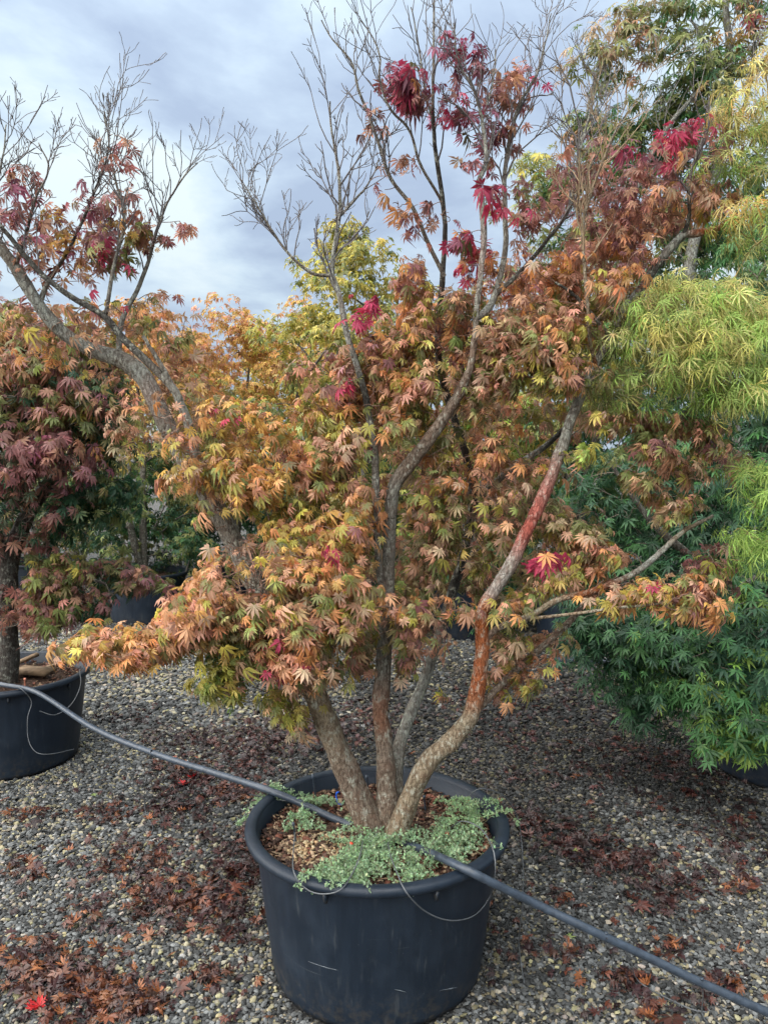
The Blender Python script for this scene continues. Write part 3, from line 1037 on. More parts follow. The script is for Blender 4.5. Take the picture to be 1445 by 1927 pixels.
TL1 = [(225, 684, .1, .011, GREY), (228, 610, .13, .010, LGREY), (262, 540, .15, .008, LGREY), (285, 475, .16, .006, GREY), (310, 400, .17, .004, GREY), (340, 345, .17, .003, GREY), (372, 312, .17, .002, GREY)]
TL2 = [(75, 572, .03, .010, LGREY), (92, 530, .05, .008, GREY), (130, 470, .08, .006, DARK), (165, 395, .1, .005, DARK), (190, 330, .1, .004, DARK), (207, 275, .1, .003, GREY), (198, 205, .1, .002, GREY)]
TL3 = [(200, 590, -.04, .007, DARK), (215, 500, 0, .006, GREY), (235, 420, .03, .005, GREY), (222, 350, .05, .004, GREY), (210, 290, .06, .003, GREY)]
TL4 = [(30, 500, 0, .008, GREY), (50, 440, .02, .006, DARK), (65, 380, .03, .004, GREY), (90, 320, .04, .003, GREY), (72, 272, .04, .002, GREY)]
TL5 = [(-20, 425, 0, .008, GREY), (-5, 350, .02, .005, GREY), (5, 290, .02, .003, GREY), (10, 235, .02, .002, GREY)]

FOL_MAIN = [
    # px, py, rx, ry, depth, leaves, colours
    (335, 815, 45, 40, -.12, 110, 'KOKA'), (368, 885, 40, 40, -.12, 90, 'KOTA'), (455, 1030, 50, 20, -.15, 40, 'KOK'),
    (160, 1205, 38, 26, -.32, 26, 'AYOK'), (230, 1212, 62, 34, -.32, 64, 'OKAOK'), (290, 1215, 60, 36, -.3, 70, 'OKOAK'), (345, 1170, 50, 45, -.28, 60, 'KKOK'), (400, 1130, 70, 50, -.28, 95, 'KOKKA'),
    (395, 1185, 70, 40, -.25, 60, 'OAGKY'), (450, 1080, 80, 55, -.26, 110, 'KOKAO'), (520, 1060, 80, 50, -.24, 105, 'KOAKT'), (480, 1140, 80, 50, -.24, 95, 'KOKTG'), (440, 1225, 60, 35, -.2, 46, 'GYEY'),
    (420, 1285, 45, 28, -.22, 34, 'YGLY'), (480, 1235, 55, 35, -.22, 40, 'GTYE'), (560, 1150, 70, 50, -.26, 90, 'KOKT'), (545, 1210, 55, 55, -.28, 85, 'KKOKR'), (575, 1250, 40, 45, -.28, 50, 'KOTK'), (490, 1255, 22, 20, -.3, 14, 'KKR'),
    (510, 1310, 28, 30, -.12, 16, 'YYG'), (560, 1345, 40, 35, -.1, 24, 'YGT'), (600, 1230, 40, 60, -.1, 40, 'OTGB'), (620, 1090, 70, 45, -.22, 88, 'KOAKO'), (640, 1150, 65, 45, -.22, 75, 'KOTB'), (690, 1130, 55, 45, -.18, 60, 'OTGK'), (690, 1210, 50, 40, 0, 40, 'GTB'),
    (600, 1010, 75, 50, -.1, 85, 'OAOKY'), (670, 1010, 50, 65, -.08, 72, 'OAOB'), (690, 950, 40, 55, -.06, 50, 'OAKB'), (560, 960, 70, 35, .0, 40, 'YAYG'), (540, 1000, 50, 30, -.1, 35, 'AYKO'),
    (480, 905, 70, 50, -.1, 80, 'AOAK'), (440, 930, 60, 35, -.1, 50, 'AOKY'), (400, 870, 60, 50, -.05, 65, 'KAOY'), (420, 800, 70, 50, -.05, 70, 'OAKYA'), (500, 800, 50, 40, -.02, 40, 'OAA'), (350, 900, 40, 30, 0, 30, 'KOT'), (405, 960, 40, 50, .0, 35, 'TKBG'),
    (320, 790, 50, 50, .0, 48, 'KOKA'), (295, 740, 50, 50, .05, 42, 'KKOB'), (350, 740, 60, 40, .1, 40, 'KOAB'), (250, 800, 60, 50, .1, 40, 'TKGB'),
    (230, 690, 70, 45, .15, 50, 'BKTO'), (330, 660, 70, 50, .2, 55, 'BOKT'), (220, 620, 70, 50, .15, 55, 'BKMT'), (290, 590, 60, 40, .2, 36, 'BTKO'), (150, 610, 60, 50, .1, 45, 'MBKT'), (90, 640, 70, 60, .15, 55, 'BTOG'), (50, 580, 50, 50, .1, 36, 'BMTG'),
    (60, 470, 60, 60, .0, 45, 'MPBK'), (30, 400, 45, 60, .0, 38, 'MPB'), (120, 440, 45, 40, .05, 24, 'MBA'), (180, 420, 45, 50, .08, 30, 'PMBT'), (210, 470, 40, 35, .08, 26, 'BMG'), (250, 430, 50, 40, .1, 36, 'AMBG'), (170, 380, 30, 30, .08, 16, 'PM'),
    (225, 360, 30, 50, .08, 20, 'MB'), (215, 290, 14, 34, .08, 8, 'MB'), (140, 500, 40, 35, .05, 24, 'BMA'), (50, 330, 25, 20, .02, 8, 'MB'), (340, 420, 20, 16, .15, 5, 'MB'), (215, 478, 18, 20, -.02, 9, 'R'), (218, 578, 24, 16, -.1, 9, 'RK'), (295, 440, 30, 26, .15, 12, 'BMG'),
    (590, 890, 60, 45, .05, 55, 'KOKY'), (560, 860, 50, 35, .05, 35, 'KOK'), (620, 860, 55, 40, .04, 46, 'KKOG'), (590, 780, 40, 40, .1, 16, 'AYOK'), (640, 810, 50, 35, .08, 26, 'AYKG'), (660, 740, 55, 45, .08, 48, 'KOMB'), (645, 680, 40, 35, .1, 18, 'MKBO'), (560, 690, 40, 16, .1, 6, 'KOB'),
    (700, 680, 60, 50, .1, 62, 'KMBO'), (750, 640, 65, 50, .1, 66, 'OKBMA'), (690, 720, 50, 40, .06, 38, 'KOBY'), (760, 730, 60, 50, .06, 60, 'KOYB'), (730, 790, 50, 35, .0, 40, 'KYOG'), (690, 830, 40, 30, -.04, 22, 'KTM'),
    (810, 690, 60, 55, .08, 60, 'KBOYM'), (830, 620, 60, 50, .1, 60, 'OBKM'), (880, 740, 50, 40, .0, 36, 'TKG'), (780, 780, 40, 40, .1, 30, 'YAG'), (800, 580, 50, 40, .12, 40, 'OAB'), (860, 570, 55, 45, .12, 46, 'BOMG'), (780, 520, 40, 40, .1, 26, 'OBM'),
    (930, 640, 55, 50, .05, 55, 'BKTGM'), (930, 700, 55, 45, .05, 46, 'TKGB'), (980, 600, 60, 55, .08, 60, 'BKTO'), (1030, 640, 60, 55, .0, 60, 'KGYBO'), (1010, 690, 50, 40, .02, 40, 'GYTK'), (1075, 600, 60, 50, .02, 55, 'KBGO'), (1080, 700, 50, 40, -.04, 46, 'KOKY'), (1060, 720, 40, 25, -.05, 22, 'KM'),
    (1000, 520, 60, 50, .12, 46, 'BKMO'), (940, 520, 50, 50, .12, 34, 'BMO'), (1060, 520, 60, 50, .08, 46, 'KBOA'), (1130, 560, 60, 50, .05, 46, 'OBAG'), (1190, 510, 55, 50, .05, 42, 'BOAM'), (1230, 560, 45, 35, .1, 22, 'BTG'), (1150, 620, 40, 35, .1, 20, 'TGK'),
    (1120, 470, 55, 45, .15, 36, 'MBK'), (1190, 440, 60, 55, .12, 50, 'MBKO'), (1150, 400, 70, 55, .2, 58, 'MBM'), (1240, 400, 55, 50, .14, 42, 'BMTK'), (1280, 360, 45, 50, .12, 34, 'ABM'), (1220, 330, 50, 40, .2, 26, 'MB'), (1080, 340, 55, 45, .22, 34, 'MB'), (1110, 290, 40, 40, .25, 22, 'BMG'),
    (1340, 380, 40, 40, .08, 24, 'KBA'), (1330, 310, 30, 50, .1, 18, 'BM'), (1010, 420, 45, 45, .2, 24, 'MB'), (960, 380, 45, 45, .15, 26, 'BMG'), (1270, 245, 20, 16, -.02, 9, 'R'), (1300, 255, 28, 26, -.04, 16, 'RRM'), (1255, 298, 18, 16, -.06, 7, 'RK'), (1170, 290, 26, 12, -.04, 10, 'RP'),
    (755, 165, 38, 26, 0, 62, 'PPRM'), (795, 180, 34, 24, 0, 44, 'PPRM'), (840, 195, 36, 30, .05, 26, 'PMR'), (875, 235, 30, 26, .06, 18, 'RP'), (735, 150, 14, 20, 0, 10, 'R'), (870, 95, 34, 22, .04, 22, 'RP'), (895, 125, 26, 24, .05, 12, 'PM'), (850, 80, 12, 20, .05, 5, 'R'),
    (955, 165, 36, 32, .1, 26, 'MB'), (985, 180, 26, 24, .1, 13, 'MB'), (920, 250, 34, 34, .08, 16, 'MP'), (960, 260, 30, 28, .1, 14, 'MB'), (1010, 135, 18, 12, .1, 8, 'R'), (925, 365, 30, 22, -.04, 22, 'R'), (945, 395, 14, 16, -.04, 8, 'R'), (905, 300, 24, 20, .02, 10, 'RM'), (970, 405, 12, 8, .0, 4, 'R'),
    (870, 450, 30, 28, .05, 20, 'RP'), (900, 480, 40, 40, .08, 24, 'OBR'), (840, 400, 18, 22, .1, 9, 'BP'), (800, 400, 26, 24, .1, 12, 'BM'), (730, 330, 16, 22, .08, 9, 'MB'), (700, 230, 18, 40, .06, 12, 'MB'), (745, 390, 26, 16, .1, 9, 'OB'), (800, 420, 26, 34, .12, 14, 'MBP'), (770, 305, 20, 20, .08, 6, 'B'), (715, 300, 14, 20, .08, 5, 'MB'),
    (690, 560, 16, 12, -.05, 7, 'R'), (662, 608, 16, 20, -.06, 10, 'R'), (690, 604, 12, 10, -.05, 4, 'R'), (668, 722, 26, 10, -.05, 8, 'R'), (425, 778, 9, 8, -.1, 3, 'R'),
    (800, 950, 55, 60, .1, 50, 'OBTG'), (850, 880, 60, 55, .1, 60, 'KBOG'), (900, 920, 55, 60, .1, 56, 'KOBT'), (870, 980, 55, 55, .12, 50, 'GTBY'), (930, 860, 50, 50, .1, 40, 'KOB'), (830, 1020, 55, 50, .1, 42, 'GTB'), (890, 1040, 45, 40, .1, 34, 'GTY'), (790, 1080, 50, 40, .08, 34, 'BTG'), (850, 830, 50, 40, .12, 34, 'YGT'), (960, 930, 40, 40, .05, 28, 'KTB'), (990, 880, 36, 40, .1, 24, 'KOG'), (950, 1000, 40, 35, .05, 26, 'TGK'),
    (770, 1150, 60, 35, -.1, 46, 'BTOB'), (800, 1190, 45, 35, -.08, 34, 'BMK'), (745, 1190, 45, 35, -.06, 30, 'TBG'), (850, 1145, 45, 22, -.14, 28, 'AOBT'), (770, 1245, 35, 30, 0, 20, 'BM'), (680, 1240, 30, 40, .05, 20, 'TBG'), (815, 1300, 16, 14, .1, 5, 'YG'),
    (955, 1145, 40, 30, -.15, 24, 'OYKG'), (1000, 1125, 40, 35, -.1, 26, 'YGKT'), (1022, 1052, 18, 8, -.3, 7, 'R'), (995, 1072, 12, 10, -.3, 7, 'R'), (610, 1048, 10, 5, -.4, 3, 'R'), (920, 1135, 12, 8, -.2, 3, 'R'), (960, 1215, 36, 34, -.05, 24, 'BKTG'), (1000, 1230, 40, 30, 0, 26, 'KOYB'), (975, 1270, 36, 25, .02, 22, 'YOB'), (940, 1290, 30, 25, .0, 14, 'BK'), (1045, 1200, 36, 26, .04, 18, 'BTG'),
    (1075, 1075, 50, 36, -.04, 36, 'GKTY'), (1120, 1040, 55, 36, -.02, 40, 'KOKB'), (1125, 1090, 45, 34, -.08, 30, 'OKT'), (1140, 1130, 50, 26, -.15, 36, 'OAKY'), (1200, 1110, 50, 26, -.2, 36, 'OAYK'), (1255, 1120, 45, 30, -.25, 34, 'OKYA'), (1310, 1115, 42, 36, -.28, 42, 'OKAM'), (1320, 1150, 34, 26, -.26, 24, 'OMB'), (1245, 1100, 14, 9, -.3, 4, 'R'),
    (1090, 1010, 40, 30, .0, 22, 'GKT'), (1040, 980, 40, 30, .05, 20, 'KTG'), (1270, 950, 40, 30, .05, 24, 'GTK'), (1200, 900, 40, 20, .05, 20, 'KTG'), (1240, 850, 36, 26, .0, 24, 'MKK'), (1320, 830, 40, 30, .1, 18, 'MK'), (1300, 800, 50, 24, .1, 26, 'KMB'), (1220, 800, 50, 26, .06, 24, 'KBG'), (1150, 790, 40, 26, .02, 22, 'KTY'), (1090, 855, 34, 16, -.12, 12, 'LYY'), (1030, 870, 30, 30, .0, 14, 'YKG'), (1340, 1060, 46, 40, .1, 26, 'MM'), (1290, 880, 40, 30, .1, 18, 'KTB'), (1390, 870, 40, 30, .15, 14, 'MB'),
]


def thin_before(L, stems, rng, keep=0.16, pad=12):
    """few leaves grow right in front of the old stems"""
    x, y, dep = project(L.P)
    kill = np.zeros(len(x), bool)
    for S in stems:
        sx, sy, sd = project(S[:, :3])
        sr = S[:, 3] * F / sd
        for a, b, c, r in zip(sx, sy, sd, sr):
            kill |= (np.abs(x - a) < r + pad) & (np.abs(y - b) < r + pad + 6) & (dep < c + 0.04)
    m = ~kill | (rng.random(len(x)) < keep)
    for k in ('P', 'X', 'Y', 'Z', 'S', 'C1', 'C2', 'var'):
        setattr(L, k, getattr(L, k)[m])


def build_main():
    rng = np.random.default_rng(21)
    base = np.array([MAIN[0], MAIN[1], PH - 0.06])
    root = empty('maple_tree', base, 'multi-stemmed maple with orange and pink leaves and bare grey upper twigs in the big pot', 'tree', 'potted maples')
    nodes = []
    P_of = {}
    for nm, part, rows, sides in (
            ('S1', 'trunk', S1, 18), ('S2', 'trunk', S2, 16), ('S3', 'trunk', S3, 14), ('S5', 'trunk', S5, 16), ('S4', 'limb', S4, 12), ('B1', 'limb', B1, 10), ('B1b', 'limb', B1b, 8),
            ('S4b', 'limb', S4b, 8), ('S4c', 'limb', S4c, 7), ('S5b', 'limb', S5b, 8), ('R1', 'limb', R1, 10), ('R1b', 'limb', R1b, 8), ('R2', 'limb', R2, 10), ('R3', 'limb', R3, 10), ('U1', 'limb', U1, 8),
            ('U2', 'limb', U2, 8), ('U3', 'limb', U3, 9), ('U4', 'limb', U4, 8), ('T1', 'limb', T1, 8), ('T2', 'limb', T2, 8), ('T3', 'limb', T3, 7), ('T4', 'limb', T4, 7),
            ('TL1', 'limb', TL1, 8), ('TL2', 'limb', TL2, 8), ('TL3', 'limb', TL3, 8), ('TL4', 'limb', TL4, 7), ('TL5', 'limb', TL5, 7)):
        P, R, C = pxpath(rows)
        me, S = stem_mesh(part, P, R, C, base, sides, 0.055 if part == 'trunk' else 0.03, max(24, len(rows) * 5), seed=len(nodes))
        o = link(part, me, root)
        if nm == 'S5':
            o['label'] = 'smooth rust-orange stem bending up to the right'
        P_of[nm] = S
        nodes.append(S[:, :3])
    nodes = np.vstack(nodes)
    L = Leaves()
    cents = []
    axis = MAIN.copy()
    for px, py, rx, ry, dz, n, pal in FOL_MAIN:
        C = at(px, py, YC + dz)
        k = np.linalg.norm(C - np.array([0, 0, CAM_H])) / F
        R = np.array([rx * k, 0.6 * (rx + ry) * k + 0.05, ry * k])
        red = set(pal) <= set('RPK') and 'R' in pal
        if not red and py > 540:
            pal = pal + pal + 'YGKG'
        k2 = 1.2 if red else (1.5 if px < 560 and 540 < py < 830 else 2.5 if (px < 420 and py < 820) or py < 560 else 4.0)
        cents.append(scatter(L, C, R, int(n * k2) + 1, pal, 0.034 if red else 0.0285, rng, axis, per=3, shell=0.5, droop=0.75))
    # the far side of the crown
    for px, py, rx, ry, dz, n, pal in ((420, 900, 110, 70, .55, 220, 'TBGO'), (520, 1060, 120, 60, .6, 240, 'GTBO'), (640, 960, 120, 80, .75, 260, 'GTYB'), (760, 860, 120, 90, .8, 260, 'GYTB'), (780, 1060, 130, 70, .8, 260, 'GTB'), (900, 760, 120, 90, .7, 240, 'TGBO'), (960, 920, 120, 80, .7, 240, 'GTKB'), (920, 1090, 110, 50, .75, 170, 'GTB'),
                                   (1060, 1000, 90, 60, .6, 150, 'GTK'), (660, 720, 110, 70, .6, 150, 'KBYO'), (820, 620, 120, 80, .6, 200, 'BKOG'), (1000, 600, 130, 80, .55, 220, 'BTGM'), (1120, 480, 110, 80, .5, 170, 'MBG'), (340, 760, 90, 60, .5, 130, 'BOTG'), (600, 1150, 110, 40, .5, 150, 'GTB'), (1080, 780, 100, 60, .5, 130, 'GTKY')):
        C = at(px, py, YC + dz)
        kk_ = np.linalg.norm(C - np.array([0, 0, CAM_H])) / F
        cents.append(scatter(L, C, np.array([rx * kk_, 0.28, ry * kk_]), n, pal, 0.034, rng, axis, per=5, shell=0.5, droop=0.75))
    L.done(rng)
    thin_before(L, [P_of[q] for q in P_of if q != 'S1'] + [P_of['S1'][:17], P_of['S1'][41:]], rng)
    thin_before(L, [P_of['S1'][33:39]], rng, 0.04, 16)
    items = connect(nodes, np.vstack(cents), rng, 0.0026, 0.0012, sides=3)
    # bare shoots on the upper limbs
    for nm, s0, s1, n, ln, lev in (('S4', .62, 1, 20, .26, 2), ('S4b', .3, 1, 18, .24, 2), ('S4c', .2, 1, 8, .22, 1), ('TL1', .45, 1, 16, .27, 2), ('TL2', .5, 1, 16, .24, 2), ('TL3', .4, 1, 12, .24, 2), ('TL4', .3, 1, 10, .22, 2), ('TL5', .3, 1, 10, .24, 2),
                                   ('U1', .4, 1, 16, .2, 1), ('U2', .3, 1, 14, .2, 1), ('S3', .78, 1, 18, .24, 1), ('S2', .82, 1, 18, .24, 2), ('U3', .45, 1, 20, .26, 2), ('U4', .45, 1, 16, .28, 2), ('T1', .4, 1, 20, .28, 2), ('T3', .2, 1, 9, .2, 1), ('T4', .2, 1, 8, .2, 1),
                                   ('S5b', .3, 1, 10, .24, 1), ('B1', .7, 1, 12, .2, 1), ('S1', .9, 1, 10, .3, 2)):
        S = P_of[nm]
        m = len(S)
        T = nrm(np.gradient(S[:, :3], axis=0))
        n = int(n * 0.8)
        for q in range(n):
            i = min(m - 1, int((s0 + (s1 - s0) * (q + rng.random()) / n) * (m - 1)))
            side = nrm(np.cross(T[i], rng.normal(0, 1, 3)))
            d = nrm(T[i] * 0.8 + side * rng.uniform(0.4, 0.9) + np.array([0, -0.1, 0.45]))
            c = (0.22, 0.16, 0.10) if nm in ('T1',) else (0.115, 0.105, 0.105)
            shoot(items, S[i, :3], d, ln * rng.uniform(0.55, 1.15), max(0.0018, min(0.0035, S[i, 3] * 0.6)), lev, rng, c)
    t = link('twigs', tubes_mesh('twigs', items, M_TWIG, base), root)
    t['kind'] = 'stuff'
    finish_leaves(root, base, L, 'fern', 300, rng, 30)
    return len(L.S), len(items)


print('main', build_main())


# ------------------------------------------------------------------ other trees
def region_tree(name, label, base, stems, regions, kind, size, Y0, mult, n_single, seed, per=7, group='potted maples', droop=0.7, thick=1.0, twigcol=(0.12, 0.10, 0.08), shell=0.5, depthk=1.0, shoots=(), recol=None, clear=0):
    rng = np.random.default_rng(seed)
    base = np.asarray(base, float)
    root = empty(name, base, label, 'tree', group)
    nodes, stm = [], []
    for i, (rows, col, sides) in enumerate(stems):
        P = np.array([r[:3] for r in rows], float)
        R = np.array([r[3] for r in rows])
        C = np.tile(np.array(col), (len(rows), 1))
        me, S = stem_mesh('trunk' if i == 0 else 'limb', P, R, C, base, sides, 0.05, max(14, len(rows) * 5), seed + i)
        link('trunk' if i == 0 else 'limb', me, root)
        nodes.append(S[:, :3])
        stm.append(S)
    nodes = np.vstack(nodes)
    L = Leaves()
    cents = []
    for px, py, rx, ry, dz, n, pal in regions:
        if recol:
            pal = ''.join(recol.get(ch, ch) for ch in pal)
        C = at(px, py, Y0 + dz)
        k = np.linalg.norm(C - np.array([0, 0, CAM_H])) / F
        R = np.array([rx * k, (0.6 * (rx + ry) * k + 0.06) * depthk, ry * k])
        cents.append(scatter(L, C, R, int(n * mult) + 1, pal, size, rng, base, per=per, shell=shell, droop=droop))
    L.done(rng)
    if clear:
        thin_before(L, [stm[0][:int(len(stm[0]) * clear)]], rng, 0.12, 10)
    items = connect(nodes, np.vstack(cents), rng, 0.004 * thick, 0.0014, twigcol)
    for si, n, ln, lev in shoots:
        S = stm[si]
        T = nrm(np.gradient(S[:, :3], axis=0))
        for q in range(n):
            i = int(len(S) * (0.35 + 0.64 * rng.random()))
            side = nrm(np.cross(T[i], rng.normal(0, 1, 3)))
            shoot(items, S[i, :3], nrm(T[i] * 0.7 + side * 0.8 + np.array([0, 0, 0.3])), ln * rng.uniform(0.5, 1.2), 0.0032, lev, rng, (0.2, 0.19, 0.18))
    t = link('twigs', tubes_mesh('twigs', items, M_TWIG, base), root)
    t['kind'] = 'stuff'
    finish_leaves(root, base, L, kind, n_single, rng, 24)
    return len(L.S)


def pxs(rows, Y):
    return [(*at(a, b, Y + c), r) for a, b, c, r in rows]


# left: dark maple in the pot with boards
YL = LEFTP[1]
left_stems = [
    (pxs([(10, 1300, -.1, .075), (14, 1240, -.1, .066), (15, 1170, -.1, .056), (18, 1080, -.1, .05), (38, 1000, -.08, .046), (78, 930, -.02, .04), (120, 880, .05, .034), (155, 820, .1, .026), (180, 740, .15, .018), (170, 660, .2, .012)], YL), (0.10, 0.095, 0.085), 14),
    (pxs([(20, 1060, -.1, .035), (-20, 980, -.15, .03), (-60, 880, -.2, .025), (-90, 760, -.2, .016), (-60, 640, -.2, .01)], YL), (0.10, 0.095, 0.085), 10),
    (pxs([(60, 950, -.05, .022), (30, 880, -.2, .02), (40, 800, -.3, .015), (70, 700, -.3, .01)], YL), (0.10, 0.095, 0.085), 9),
    (pxs([(18, 1120, -.1, .02), (80, 1100, -.15, .016), (130, 1080, -.15, .012), (200, 1100, -.1, .008)], YL), (0.10, 0.095, 0.085), 8),
]
left_reg = [
    (40, 880, 90, 60, -.35, 260, 'MMBD'), (110, 860, 70, 50, -.35, 220, 'MMPB'), (70, 940, 90, 50, -.25, 190, 'DMBD'), (10, 780, 80, 60, -.25, 220, 'TBDM'), (90, 770, 90, 60, -.2, 230, 'GTBY'), (170, 760, 80, 60, -.1, 200, 'GTDB'), (60, 690, 100, 60, -.2, 260, 'TBOG'), (170, 690, 80, 60, -.05, 200, 'GTBD'), (200, 820, 60, 50, 0, 130, 'TDGO'),
    (10, 620, 90, 50, -.1, 200, 'TBOK'), (120, 640, 70, 40, 0, 140, 'TGBO'), (200, 920, 70, 60, .05, 150, 'DDGT'), (120, 960, 60, 50, .05, 120, 'DDT'), (40, 1010, 60, 40, -.2, 110, 'MBD'), (110, 1070, 60, 35, -.15, 120, 'GYTB'), (50, 1120, 60, 40, -.2, 130, 'TBMG'), (90, 1150, 60, 26, -.2, 90, 'BTM'), (20, 1160, 50, 30, -.3, 90, 'KBM'), (150, 1130, 60, 35, -.1, 110, 'TGDB'), (215, 1075, 60, 30, .1, 90, 'TDGB'), (280, 1095, 50, 20, .15, 50, 'TGB'), (-80, 850, 90, 100, -.2, 200, 'MDBT'), (-80, 1000, 80, 80, -.2, 130, 'DMB'), (-80, 700, 90, 80, -.2, 150, 'TBG'),
]
print('left', region_tree('maple_tree', 'dark maple with maroon and bronze-green leaves and one crooked trunk beside the boards', (*at(10, 1300, YL - .1)[:2], PH - .06), left_stems, left_reg, 'fern', 0.046, YL, 1.9, 300, 31, per=4, clear=0.75, recol={'T': 'G', 'K': 'B', 'D': 'DD', 'B': 'BM'}))

# right: bright green palmate maple
YR = RIGHTP[1]
GRB = (0.11, 0.105, 0.09)
right_stems = [
    ([(RIGHTP[0], RIGHTP[1], PH - .08, .07), (RIGHTP[0] - .05, RIGHTP[1], 0.9, .06), (RIGHTP[0] - .12, RIGHTP[1] + .05, 1.4, .045), (RIGHTP[0] - .1, RIGHTP[1] + .1, 2.0, .03), (RIGHTP[0], RIGHTP[1] + .1, 2.8, .014)], GRB, 14),
    ([(RIGHTP[0] - .03, RIGHTP[1], 0.8, .04), (RIGHTP[0] - .45, RIGHTP[1] - .05, 1.15, .03), (RIGHTP[0] - .8, RIGHTP[1] - .05, 1.45, .02), (RIGHTP[0] - 1.05, RIGHTP[1] + .0, 1.8, .01)], GRB, 10),
    ([(RIGHTP[0] - .03, RIGHTP[1], 0.95, .035), (RIGHTP[0] - .3, RIGHTP[1] - .35, 1.2, .025), (RIGHTP[0] - .5, RIGHTP[1] - .55, 1.2, .012)], GRB, 10),
]
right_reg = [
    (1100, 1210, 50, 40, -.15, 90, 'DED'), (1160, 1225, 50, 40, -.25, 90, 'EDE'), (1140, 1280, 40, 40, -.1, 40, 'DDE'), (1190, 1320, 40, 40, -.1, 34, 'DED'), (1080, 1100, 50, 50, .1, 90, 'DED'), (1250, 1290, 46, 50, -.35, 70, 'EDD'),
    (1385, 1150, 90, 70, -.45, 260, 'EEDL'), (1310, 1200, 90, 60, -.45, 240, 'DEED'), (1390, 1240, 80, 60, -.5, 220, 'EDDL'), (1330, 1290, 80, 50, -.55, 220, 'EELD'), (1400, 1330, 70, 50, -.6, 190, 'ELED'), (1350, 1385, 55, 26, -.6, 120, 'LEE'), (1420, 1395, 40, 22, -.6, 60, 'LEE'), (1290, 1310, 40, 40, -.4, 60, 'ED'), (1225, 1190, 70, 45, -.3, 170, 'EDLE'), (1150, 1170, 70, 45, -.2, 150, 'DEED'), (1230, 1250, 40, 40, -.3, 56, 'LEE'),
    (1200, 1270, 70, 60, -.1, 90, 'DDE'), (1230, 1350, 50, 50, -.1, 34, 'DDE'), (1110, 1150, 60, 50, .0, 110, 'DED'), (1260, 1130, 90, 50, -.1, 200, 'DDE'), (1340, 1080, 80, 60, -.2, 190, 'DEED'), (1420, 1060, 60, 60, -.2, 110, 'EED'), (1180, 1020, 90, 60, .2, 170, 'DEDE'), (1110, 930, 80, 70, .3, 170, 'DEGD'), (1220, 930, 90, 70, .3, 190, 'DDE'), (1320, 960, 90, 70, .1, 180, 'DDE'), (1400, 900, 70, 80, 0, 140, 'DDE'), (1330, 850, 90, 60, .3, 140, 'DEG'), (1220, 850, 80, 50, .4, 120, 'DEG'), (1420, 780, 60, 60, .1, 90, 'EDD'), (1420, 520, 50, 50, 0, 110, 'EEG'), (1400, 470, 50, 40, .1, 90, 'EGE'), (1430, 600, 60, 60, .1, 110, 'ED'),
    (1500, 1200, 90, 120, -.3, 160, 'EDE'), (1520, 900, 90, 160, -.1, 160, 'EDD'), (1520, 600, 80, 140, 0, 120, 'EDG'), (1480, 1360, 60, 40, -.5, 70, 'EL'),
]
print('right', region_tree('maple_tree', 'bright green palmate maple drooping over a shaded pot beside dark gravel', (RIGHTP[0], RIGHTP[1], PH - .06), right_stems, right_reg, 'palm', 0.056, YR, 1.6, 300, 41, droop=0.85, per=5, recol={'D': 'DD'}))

# laceleaf maple hanging in from the right, in a pot of its own
LACEP = np.array([2.12, 2.75, 0.0])
make_pot(LACEP, 'black pot under the yellow-green laceleaf maple', 48, 0, seed=12, tabs=False)
lx, ly = LACEP[0], LACEP[1]
YEL = (0.26, 0.20, 0.08)
lace_stems = [
    ([(lx, ly, PH - .08, .05), (lx - .02, ly, 1.0, .045), (lx - .06, ly, 1.5, .04), (lx - .02, ly, 2.0, .03), (lx + .05, ly, 2.6, .02), (lx + .02, ly, 3.1, .01)], GREY, 14),
    ([(lx - .06, ly, 1.55, .03), (lx - .3, ly - .05, 1.95, .024), (lx - .5, ly - .1, 2.2, .018), (lx - .75, ly - .12, 2.32, .01)], GREY, 10),
    ([(lx - .03, ly, 1.3, .02), (lx - .25, ly - .1, 1.6, .014), (lx - .42, ly - .15, 1.78, .008)], YEL, 9),
    ([(lx - .02, ly, 2.1, .02), (lx - .25, ly, 2.5, .015), (lx - .45, ly, 2.85, .008)], YEL, 9),
]
